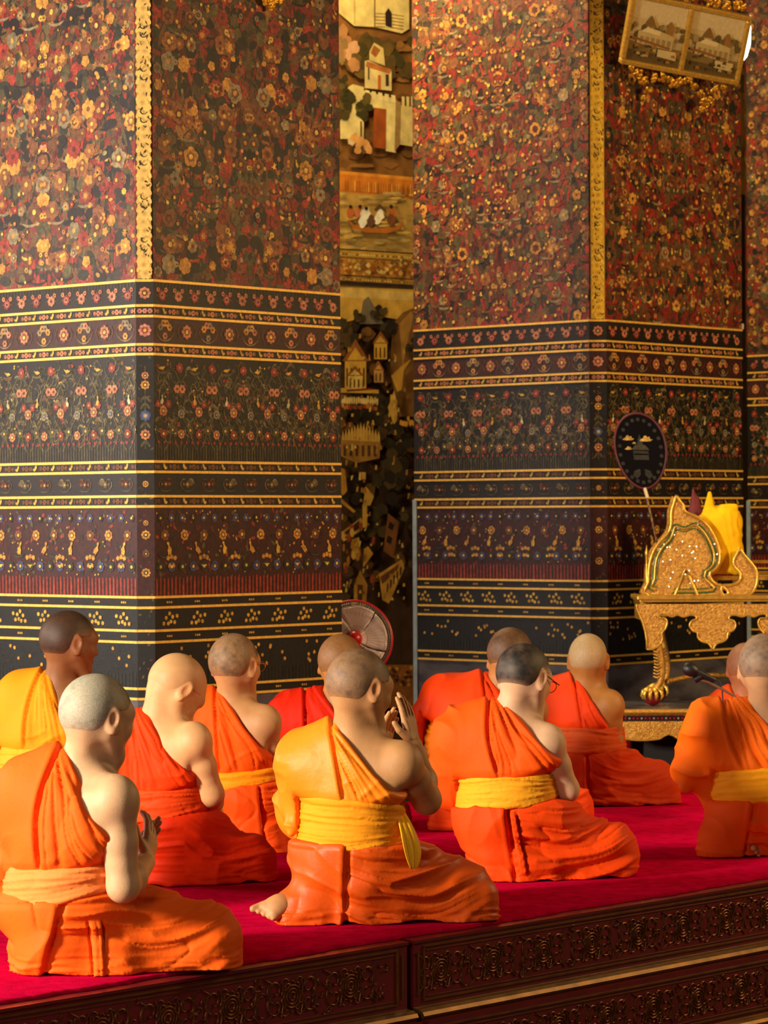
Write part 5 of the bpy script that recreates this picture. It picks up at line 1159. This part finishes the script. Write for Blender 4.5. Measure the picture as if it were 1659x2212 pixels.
# flame-shaped arm panels
def inset(pts, k, ctr): return [(ctr[0]+(x-ctr[0])*k, ctr[1]+(y-ctr[1])*k) for x, y in pts]
big = [(415, 1184), (408, 1100), (414, 1000), (432, 925), (470, 858), (528, 795), (551, 740), (553, 660), (570, 600), (584, 556), (602, 584), (630, 618), (640, 655), (716, 690), (788, 752), (838, 845), (860, 920), (853, 985), (818, 1026), (796, 1040), (802, 1080), (836, 1112), (872, 1124), (884, 1184)]
curl = [(872, 1124), (930, 1118), (975, 1098), (990, 1068), (980, 1035), (950, 1003), (946, 960), (966, 920), (984, 888), (1008, 925), (1046, 968), (1084, 1020), (1094, 1080), (1078, 1140), (1040, 1176), (990, 1186), (884, 1186)]
for nm, O_, dd in (('arm_panel', big, .0), ('arm_curl', curl, .0), ('arm_panel', big, .33)):
    lp = smooth_loop([c7(x, y) for x, y in O_], 3); p = MB(); slab(p, [at(x, y, DT+.03+dd)+(Vector((-.02, 0, 0)) if dd else Vector()) for x, y in lp], .035)
    po = p.build(nm, M_mosaic, throne)
    r = MB(); r.tube([at(x, y, DT+.026+dd) for x, y in lp+lp[:1]], .0085, 8); r.build('rim', M_goldhi, po, smooth=True)
    if nm == 'arm_panel':
        ctr = c7(640, 980); r = MB(); r2 = MB()
        for k, mbx, w_ in ((.88, r2, .003), (.83, r, .006), (.76, r2, .0025)):
            mbx.tube([at(x, y, DT+.024+dd) for x, y in inset(smooth_loop([c7(*q) for q in big[:7]+[(570, 700), (640, 720)]+big[13:20]+[(790, 1100), (850, 1184)]], 3), k, ctr)]+[], w_, 6)
        r.build('inner_rim', M_goldhi, po, smooth=True); r2.build('green_inlay', M_green, po, smooth=True)
        rn = random.Random(4)
        pts_ = [(558, 775), (570, 802), (598, 760), (480, 890), (495, 880), (472, 900), (505, 862), (476, 845), (720, 735), (805, 775), (822, 860), (665, 875), (662, 1028), (545, 960), (700, 950), (620, 845), (545, 1075), (770, 1045), (785, 1060), (838, 925)]+[(rn.uniform(480, 740), rn.uniform(850, 1150)) for _ in range(14)]
        for x, y in pts_:
            mr = MB(); mr.lathe(at(*c7(x, y), DT+.024+dd), [(.0001, -.002), (.0045, -.001), (.005, .001), (.0001, .003)], 6, axis=Vector((0, -1, 0)))
            mr.build('mirror_bead', M_mirror, po)
        tr = MB(); tri = [(575, 1180), (640, 1020), (668, 1060), (718, 1180)]
        tr.tube([at(*c7(x, y), DT+.024+dd) for x, y in tri], .008, 6); tr.build('pointed_arch', M_goldhi, po, smooth=True)
pb = MB(); pb.lathe(at(*c7(400, 1180), DT+.1), [(.010, 0), (.010, .02), (.007, .03), (.009, .1), (.006, .13), (.008, .2), (.011, .21), (.004, .235), (.001, .25)], 12); pb.build('corner_post', M_goldhi, throne, smooth=True)
rl = MB()
for y0, y1, dd in ((962, 980, .30), (1030, 1046, .27), (1060, 1085, .26)): a = at(*c7(800, y0), DT+dd); e = at(*c7(1250, y1), DT+dd); rl.box((a.x, a.y, e.z), (e.x-a.x, 0, 0), (0, .02, 0), (0, 0, a.z-e.z))
rl.build('back_rail', M_goldhi, throne, autos=.002)
# yellow cloth over the back cushion
Fy = Field(); cy = lambda x, y, dd=.14: V3(*at(*c7(x, y), DT+dd))
Fy.cone(cy(750, 740), cy(930, 720), .035, .045, .05); Fy.cone(cy(740, 760), cy(770, 960), .04, .04, .06); Fy.cone(cy(930, 720), cy(965, 960), .035, .045, .06); Fy.cone(cy(850, 720), cy(860, 950), .06, .06, .08)
Fy.ell(cy(850, 830), (.085, .05, .10), None, .05); Fy.cone(cy(790, 640), cy(795, 525), .030, .002, .03); Fy.cone(cy(870, 640), cy(955, 620), .02, .012, .03); Fy.cone(cy(770, 1010, .12), cy(960, 1010, .12), .03, .03, .02)
lo, hi = Fy.bounds(); V, Q = mesh_field(Fy, lo-.02, hi+.02, .006); V = relax(V, Q, 2); Nn = normals(V, Q); nz = vn(V*9, 3)
V = V+Nn*(.007*crease(V[:, 0]*22+nz+V[:, 2]*5, V[:, 2]*6, 71)+.004*vn(V*30, 4))[:, None]
yo = to_obj('draped_cloth', V, Q, cloth_mat('yellow_cloth', (240, 186, 16)), None); tag(yo, 'bright yellow cloth draped over the back cushion of the gilded seat', 'cloth')
Fr = Field(); Fr.cone(cy(700, 660, .28), cy(690, 500, .28), .03, .003, .02); Fr.cone(cy(700, 660, .28), cy(740, 700, .28), .03, .03, .02); Fr.cone(cy(715, 640, .28), cy(722, 560, .28), .02, .004, .02)
Fr.cone(cy(715, 680, .28), cy(730, 1100, .28), .03, .03, .02)
lo, hi = Fr.bounds(); V, Q = mesh_field(Fr, lo-.02, hi+.02, .006); ro = to_obj('cushion', V, Q, mat('maroon_velvet', lin((98, 16, 26)), rough=.7), None); tag(ro, 'maroon pointed cushion standing behind the yellow cloth on the gilded seat', 'cushion')
# dais
ds = empty('dais', (at(1600, 1531, 14.75).x, 14.75, ZP)); tag(ds, 'low marble-topped dais with gilded scalloped edge under the throne', 'dais')
x0 = at(1330, 1531, 14.75).x; x1 = x0+1.3; zt = at(1500, 1531, 14.75).z; zz = lambda y: at(1500, y, 14.75).z
t_ = MB(); t_.box((x0, 14.76, zt-.012), (x1-x0, 0, 0), (0, .62, 0), (0, 0, .012)); t_.build('marble_top', M_marble, ds)
t_ = MB()
prof = [(.0, zz(1544)), (-.022, zz(1543)), (-.030, zz(1538)), (-.024, zz(1532)), (-.0, zz(1531)-.0)]
t_.grid([[(x0, 14.76+n, z) for n, z in prof], [(x1, 14.76+n, z) for n, z in prof]]); t_.box((x0, 14.76, zz(1546)), (x1-x0, 0, 0), (0, .6, 0), (0, 0, zz(1533)-zz(1546))); t_.build('top_moulding', M_mosaic, ds)
t_ = MB(); t_.box((x0+.012, 14.775, zz(1560)), (x1-x0-.02, 0, 0), (0, .58, 0), (0, 0, zz(1545)-zz(1560))); t_.build('dark_band', mat('dark_band', lin((30, 22, 26)), rough=.3), ds)
t_ = MB(); t_.box((x0+.06, 14.97, 0), (.52, 0, 0), (0, .40, 0), (0, 0, zz(1590)+.01)); t_.build('shade_block', mat('black_red_shade', lin((22, 10, 12)), rough=.7), ds)  # dark block added to stand in for the shadow beneath the dais
gm = MB()
for k in range(64):
    gm.lathe((x0+.03+k*.020, 14.774, zz(1552)), [(.0003, -.003), (.0055, 0), (.0003, .004)], 6, axis=Vector((0, -1, 0)), m=k % 3 // 2)
gm.build('bead_row', [mat('red_glass_bead', lin((170, 40, 60)), rough=.1), M_mirror], ds)
sk = MB(); P = [(x0, zz(1558)), (x0, zz(1588))]; nS = 5; wS = (x1-x0)/nS
for k in range(nS):
    for j in range(1, 13):
        u = j/12; P.append((x0+(k+u)*wS, zz(1590)-.020*math.sin(math.pi*u)**.7+(.010*(abs(u-.5) > .40))))
P.append((x1, zz(1558)))
slab(sk, [(x, 14.755, z) for x, z in P], .03); sk.build('scalloped_skirt', M_mosaic, ds)
t_ = MB(); t_.tube([(x, 14.75, z) for x, z in P[1:-1]], .005, 6); t_.build('skirt_rim', M_goldhi, ds, smooth=True)
for xx in (x0+.06, x1-.1):
    for yy in (14.9, 15.35): l = MB(); l.lathe((xx+(.3 if False else 0), yy, .0), [(.035, 0), (.03, .05), (.022, .2), (.03, .45), (.036, zz(1590)+.02)], 14); l.build('foot', M_redlac, ds, smooth=True)
# ceremonial fan
ef = empty('ceremonial_fan', tuple(at(1421, 1285, 15.05))); tag(ef, 'oval black ceremonial fan with gold clouds on a thin pole, leaning against the pillar', 'ceremonial fan')
DF = 15.02
def fpt(u, v, off=0.0):   # u right, v up, metres from the fan's centre, tilted a little with the pole
    c = at(1384, 974, DF); t = .10; return Vector((c.x+u*math.cos(t)+v*-math.sin(t)*.9, c.y-off, c.z+v*math.cos(t)-u*math.sin(t)*.3))
egg = [(.128*math.sin(t)*(1+.10*math.cos(t)), .188*math.cos(t)) for t in [2*math.pi*k/40 for k in range(40)]]
f_ = MB(); slab(f_, [fpt(u, v) for u, v in egg][::-1], .012); lf = f_.build('leaf', mat('black_silk', lin((12, 8, 10)), rough=.9, noise=.3, nscale=30, spec=.1), ef)
f_ = MB(); f_.tube([fpt(u, v) for u, v in egg+egg[:1]], .006, 8, caps=False); f_.build('rim', mat('maroon_binding', lin((78, 16, 26)), rough=.6), ef, smooth=True)
em = MB()
def cloud(cx, cy, s):
    P_ = [(-1, -.2), (-.7, .1), (-.45, .15), (-.3, .5), (0, .6), (.25, .35), (.55, .45), (.6, .1), (1, .0), (.6, -.25), (-.5, -.3)]
    cm_ = MB(); cm_.face([fpt(cx+x*s, cy+y*s, .0015) for x, y in P_][::-1], lin((196, 156, 70))); cm_.build('gold_cloud', M_orn, lf)
cloud(-.057, .060, .030); cloud(.032, .058, .034); cloud(-.030, .038, .012); cloud(-.060, .010, .020)
def dk(P_, c=(58, 52, 36)): em.face([fpt(x, y, .0012) for x, y in P_][::-1], lin(c))
dk([(-.012, .05), (0, .085), (.012, .05)], (44, 50, 46)); dk([(-.016, .03), (.016, .03), (.010, .052), (-.010, .052)], (44, 50, 46)); dk([(-.045, .005), (.045, .005), (.024, .03), (-.024, .03)], (70, 62, 38)); dk([(-.038, -.045), (.038, -.045), (.038, .0), (-.038, .0)], (48, 42, 30))
dk([(-.034, -.02), (.034, -.02), (.036, -.014), (-.036, -.014)], (70, 62, 38))
for k in range(22):
    t = 2*math.pi*k/22; cx, cy = .104*math.sin(t), .158*math.cos(t); dk([(cx+.010*math.cos(a), cy+.010*math.sin(a)) for a in [2*math.pi*j/7+t for j in range(7)]], (40, 38, 28))
for sg in (-1, 1): dk([(sg*.012, -.09), (sg*.04, -.1), (sg*.05, -.125), (sg*.03, -.14), (sg*.01, -.12)][::sg], (44, 40, 28))
em.build('embroidery', M_orn, lf)
f_ = MB(); f_.tube([fpt(.003, -.185), fpt(.004, -.2), at(1421, 1180, DF+.03), at(1428, 1284, DF+.05)], .0055, 8); po = f_.build('pole', mat('carved_pole', lin((150, 112, 60)), rough=.4, col2=lin((60, 36, 22)), nscale=60), ef, smooth=True)
f_ = MB(); f_.tube([fpt(.002, -.185), fpt(.012, -.235)], .009, 10); f_.build('ivory_collar', mat('ivory', lin((214, 190, 140)), rough=.4), ef, smooth=True)
# electric fan
CF = at(764, 1381, 14.0); fe = empty('electric_fan', (CF.x, CF.y+.1, 0)); tag(fe, 'electric pedestal fan with red rim and red hub, half hidden by the left pillar', 'fan')
fdir = Vector((.10, -1, .12)).normalized(); qf = fdir.to_track_quat('Z', 'Y'); RF = .180
def fp(r, a, z): return CF+qf @ Vector((r*math.cos(a), r*math.sin(a), z))
M_wire = mat('grey_wire', lin((150, 138, 134)), rough=.4, metal=.5); M_fred = mat('red_plastic', lin((190, 20, 36)), rough=.3)
g = MB()
for r, z in ((.176, .0), (.165, .022), (.145, .036), (.06, .05)): g.tube([fp(r, 2*math.pi*k/48, z) for k in range(49)], .0014, 5, caps=False)
for k in range(96):
    a = 2*math.pi*k/96; g.tube([fp(.178, a, -.03), fp(.176, a, 0), fp(.165, a, .022), fp(.145, a, .036)]+([fp(.10, a, .046), fp(.058, a, .05)] if k % 2 == 0 else []), .0009, 4, caps=False)
gg = g.build('guard', M_wire, fe, smooth=True)
g = MB(); g.tube([fp(RF, 2*math.pi*k/60, -.004) for k in range(61)], .006, 8, caps=False); g.build('rim', M_fred, fe, smooth=True)
M_blade = mat('smoky_translucent_blade', lin((232, 216, 218)), rough=.3, noise=.1, nscale=8)
for k in range(5):
    rows = []
    for i in range(9):
        r = .03+.128*i/8; rows.append([fp(r, 2*math.pi*k/5+(j/8-.5)*1.2+.25*i/8, .020-.026*(j/8)) for j in range(9)])
    g = MB(); g.grid(rows); o = g.build('blade', M_blade, fe, smooth=True); o.modifiers.new('t', 'SOLIDIFY').thickness = .002
g = MB(); g.lathe(fp(0, 0, .012)+fdir*.0, [(.030, -.02), (.036, 0), (.038, .02), (.032, .036), (.018, .046), (.001, .049)], 20, axis=fdir); g.build('hub', M_fred, fe, smooth=True)
g = MB(); g.lathe(fp(0, 0, -.16), [(.03, 0), (.045, .02), (.048, .09), (.04, .12), (.03, .13)], 20, axis=fdir); g.build('motor', mat('white_plastic', lin((220, 214, 204)), rough=.4), fe, smooth=True)
g = MB(); g.tube([(CF.x, CF.y+.1, .03), (CF.x, CF.y+.1, CF.z-.03)], .014, 12); g.build('pole', M_wire, fe, smooth=True)
g = MB(); g.lathe((CF.x, CF.y+.1, 0), [(.17, 0), (.17, .015), (.15, .03), (.04, .045), (.025, .06)], 28); g.build('base', mat('black_plastic', lin((24, 22, 24)), rough=.4), fe, smooth=True)
# microphone
DM = 12.3; M_blk = mat('matt_black', lin((14, 12, 14)), rough=.5); hx = at(1650, 1520, DM)
mr_ = empty('microphone_stand', (hx.x, DM, ZP)); tag(mr_, 'microphone on a boom stand behind the person at the right edge', 'microphone')
g = MB(); A_, B_ = at(1490, 1446, DM), at(1545, 1470, DM); ax_m = (A_-B_).normalized()
g.lathe(A_-ax_m*.03, [(.016, -.004), (.024, .006), (.028, .022), (.028, .038), (.022, .052), (.010, .060), (.001, .062)], 20, axis=ax_m); g.build('microphone_head', M_blk, mr_, smooth=True)
g = MB(); g.lathe(B_, [(.009, 0), (.012, .01), (.016, (A_-B_).length-.03)], 16, axis=ax_m); g.build('microphone_body', M_blk, mr_, smooth=True)
g = MB(); g.tube([at(1512, 1468, DM), at(1530, 1473, DM), at(1562, 1490, DM), at(1650, 1540, DM)], .0055, 8); g.build('boom', mat('chromed_boom', lin((150, 130, 100)), rough=.3, metal=.7), mr_, smooth=True)
g = MB(); g.tube([at(1500, 1470, DM), at(1516, 1460, DM)], .014, 10); g.build('clip', M_blk, mr_, smooth=True)
g = MB(); g.tube([at(1545, 1466, DM), at(1556, 1474, DM), at(1560, 1490, DM), at(1562, 1530, DM)], .003, 6); g.build('cable', M_blk, mr_, smooth=True)
g = MB(); g.tube([at(1650, 1540, DM), (hx.x, DM, ZP+.02)], .010, 10); g.lathe((hx.x, DM, ZP), [(.12, .002), (.12, .012), (.03, .02)], 24); g.build('stand', M_blk, mr_, smooth=True)
M_canvas = mat('painted_canvas', (1, 1, 1), rough=.5, attr='Col', noise=.18, nscale=60, spec=.3)
# tilted double picture
def quad_frame(name, label, cat, C, bars, seedn, canv):
    BL, BR, TR, TL = C; U = (BR-BL); W_ = (TL-BL); nrm = U.cross(W_).normalized()
    if nrm.y > 0: nrm = -nrm
    root = empty(name, tuple(BL)); tag(root, label, cat)
    def q(u, v, off=0.0): return BL+U*u+W_*v+nrm*off
    lu, lv = U.length, W_.length
    fr = MB(); t = .030
    def bar(u0, v0, u1, v1): fr.box(q(u0, v0, -.012), U*(u1-u0), W_*(v1-v0), nrm*.03)
    tu, tv = t/lu, t/lv
    bar(0, 0, 1, tv); bar(0, 1-tv, 1, 1); bar(0, tv, tu, 1-tv); bar(1-tu, tv, 1, 1-tv)
    for u in bars: bar(u-tu/2, tv, u+tu/2, 1-tv)
    rn = random.Random(seedn)
    fr.build('frame', M_goldhi, root, autos=.006)
    if canv:
        us = [tu]+[x for u in bars for x in (u-tu/2, u+tu/2)]+[1-tu]
        for k in range(0, len(us), 2):
            a, b_ = us[k], us[k+1]; cv = MB(); cv.box(q(a, tv, -.012), U*(b_-a), W_*(1-2*tv), nrm*.012, lin((150, 132, 92))); ly = [0]
            def cp(P_, c):
                ly[0] += 1; cv.face([q(a+(b_-a)*x, tv+(1-2*tv)*y, .0008+ly[0]*.0002) for x, y in P_], lin(c))
            cp([(0, .42), (1, .42), (1, 1), (0, 1)], (168, 146, 98)); cp([(0, .7), (1, .66), (1, 1), (0, 1)], (178, 158, 112))
            cp([(0, 0), (1, 0), (1, .2), (0, .2)], (82, 66, 34)); cp([(0, .18), (1, .15), (1, .3), (.5, .26), (0, .32)], (110, 88, 44))
            for i in range(36):
                x, y = rn.uniform(0, 1), rn.uniform(.42, .62); r = rn.uniform(.03, .06); cp([(min(1, max(0, x+r*math.cos(z))), y+r*1.1*math.sin(z)) for z in [6.283*j/8 for j in range(8)]], rn.choice([(96, 80, 40), (118, 98, 54), (84, 70, 36), (136, 116, 70)]))
            cp([(.25, .6), (.3, .7), (.35, .78), (.4, .7), (.46, .6)], (112, 80, 32)); cp([(.66, .5), (.66, .66), (.72, .74), (.78, .66), (.78, .5)], (128, 92, 38))
            cp([(.15, .3), (.8, .27), (.8, .5), (.5, .56), (.15, .5)], (164, 144, 92)); cp([(.2, .5), (.55, .48), (.55, .55), (.3, .58)], (190, 170, 116))
            for j in range(6): cp([(.2+j*.1, .28), (.26+j*.1, .335), (.26+j*.1, .42), (.2+j*.1, .425)], (132, 108, 62))
            cp([(.05, .36), (.75, .28), (.78, .31), (.05, .40)], (120, 76, 30)); cp([(.55, .14), (.9, .12), (.9, .26), (.55, .26)], (176, 156, 104))
            for i in range(14): x, y = rn.uniform(.05, .9), rn.uniform(.05, .3); cp([(x, y), (x+.08, y), (x+.06, y+.05), (x+.01, y+.04)], rn.choice([(140, 92, 38), (150, 130, 80), (70, 54, 28)]))
            cv.build('picture', M_canvas, root)
    # carved foliage
    og = MB()
    def sprig(u, v, s):
        for i in range(9):
            a = rn.uniform(0, 6.28); c0 = q(u, v, .004)+U.normalized()*rn.uniform(-s, s)*.6+W_.normalized()*rn.uniform(-s, s)*.5
            og.tube([c0+U.normalized()*math.cos(a+k*.7)*s*(.5-.05*k)+W_.normalized()*math.sin(a+k*.7)*s*(.5-.05*k)+nrm*.004*math.sin(k) for k in range(6)], [.007, .009, .008, .007, .005, .002], 6)
    return root, q, og, sprig
C_ = [at(1337, 135, 15.38), at(1592, 183, 15.93), at(1622, 22, 15.66), at(1364, -20, 15.12)]
root, q, og, sprig = quad_frame('picture_frame', 'tilted double picture of pale buildings in a gold frame on the middle pillar', 'picture', C_, [.50], 3, True)
for u, v, s in [(.10, -.04, .02), (.16, -.10, .03), (.22, -.18, .035), (.27, -.30, .03), (.30, -.12, .03), (.36, -.08, .03), (.42, -.10, .03), (.47, -.16, .03), (.52, -.10, .03), (.58, -.08, .03), (.64, -.12, .03), (.70, -.22, .035), (.75, -.34, .035), (.80, -.30, .03), (.82, -.12, .03), (.88, -.06, .02), (.24, -.42, .016), (.74, -.44, .018),
                (.62, 1.08, .03), (.7, 1.1, .035), (.78, 1.08, .03), (.86, 1.12, .03), (.5, 1.1, .035), (.92, 1.1, .025)]: sprig(u, v, s)
og.build('carved_foliage', M_gold, root, smooth=True)
d1 = 13.0; C_ = [at(470, -22, d1-.02), at(720, -16, d1+.42), at(720, -200, d1+.28), at(470, -206, d1-.14)]
root, q, og, sprig = quad_frame('picture_frame', 'gold frame above the left pillar, only its carved lower ornament in view', 'picture', C_, [.5], 9, False)
for px, py, s in [(590, 0, .018), (600, 6, .022), (612, 2, .022), (612, 16, .024), (620, 22, .018), (628, 4, .022), (640, 6, .024), (652, 4, .02), (660, 2, .014), (604, -10, .03), (640, -10, .03), (560, -12, .02), (680, -12, .02)]:
    p = at(px, py, d1+.12); u = (p-q(0, 0)).dot((q(1, 0)-q(0, 0)))/(q(1, 0)-q(0, 0)).length_squared; v = (p-q(u, 0)).dot((q(0, 1)-q(0, 0)))/(q(0, 1)-q(0, 0)).length_squared; sprig(u, v, s)
og.build('carved_foliage', M_gold, root, smooth=True)
bk = MB(); bk.box(q(.03, .03, -.012), (q(.97, 0)-q(.03, 0)), (q(0, .97)-q(0, .03)), (q(0, 0, .01)-q(0, 0)), lin((120, 100, 60))); bk.build('picture', M_orn, root)
# lamp glimpsed behind the double picture, pale pipe between the two right-hand pillars
M_lamp = mat('lit_lamp_glass', (1, .93, .72), emit=(1, .92, .7, 5.0))
lm = MB(); P_ = [(1613, 26), (1620, 43), (1616, 105), (1606, 130), (1595, 141), (1598, 128), (1604, 100), (1607, 70), (1612, 43)]
lm.tube([at(x, y, 16.9) for x, y in [(1617, 34), (1617, 60), (1615, 95), (1609, 120), (1597, 140)]], [.012, .014, .017, .014, .004], 10)
lo_ = lm.build('wall_lamp', M_lamp, None, smooth=True); tag(lo_, 'curved glowing white lamp behind the right edge of the tilted picture', 'lamp')
pp = MB(); X = at(1598, 900, 17.2); pr = empty('pipe', (X.x, X.y, 0)); tag(pr, 'pale upright pipe in the gap between the two right-hand pillars', 'pipe')
pp.tube([(X.x, X.y, 0), (X.x, X.y, at(1598, 712, 17.2).z)], .014, 12); pp.build('tube', mat('pale_blue_white_paint', lin((206, 216, 222)), rough=.35), pr, smooth=True)
pp = MB(); pp.box((X.x-.026, X.y-.02, at(1598, 712, 17.2).z), (.05, 0, 0), (0, .04, 0), (0, 0, .034)); pp.build('cap', mat('white_paint', lin((226, 220, 206)), rough=.4), pr, autos=.004)
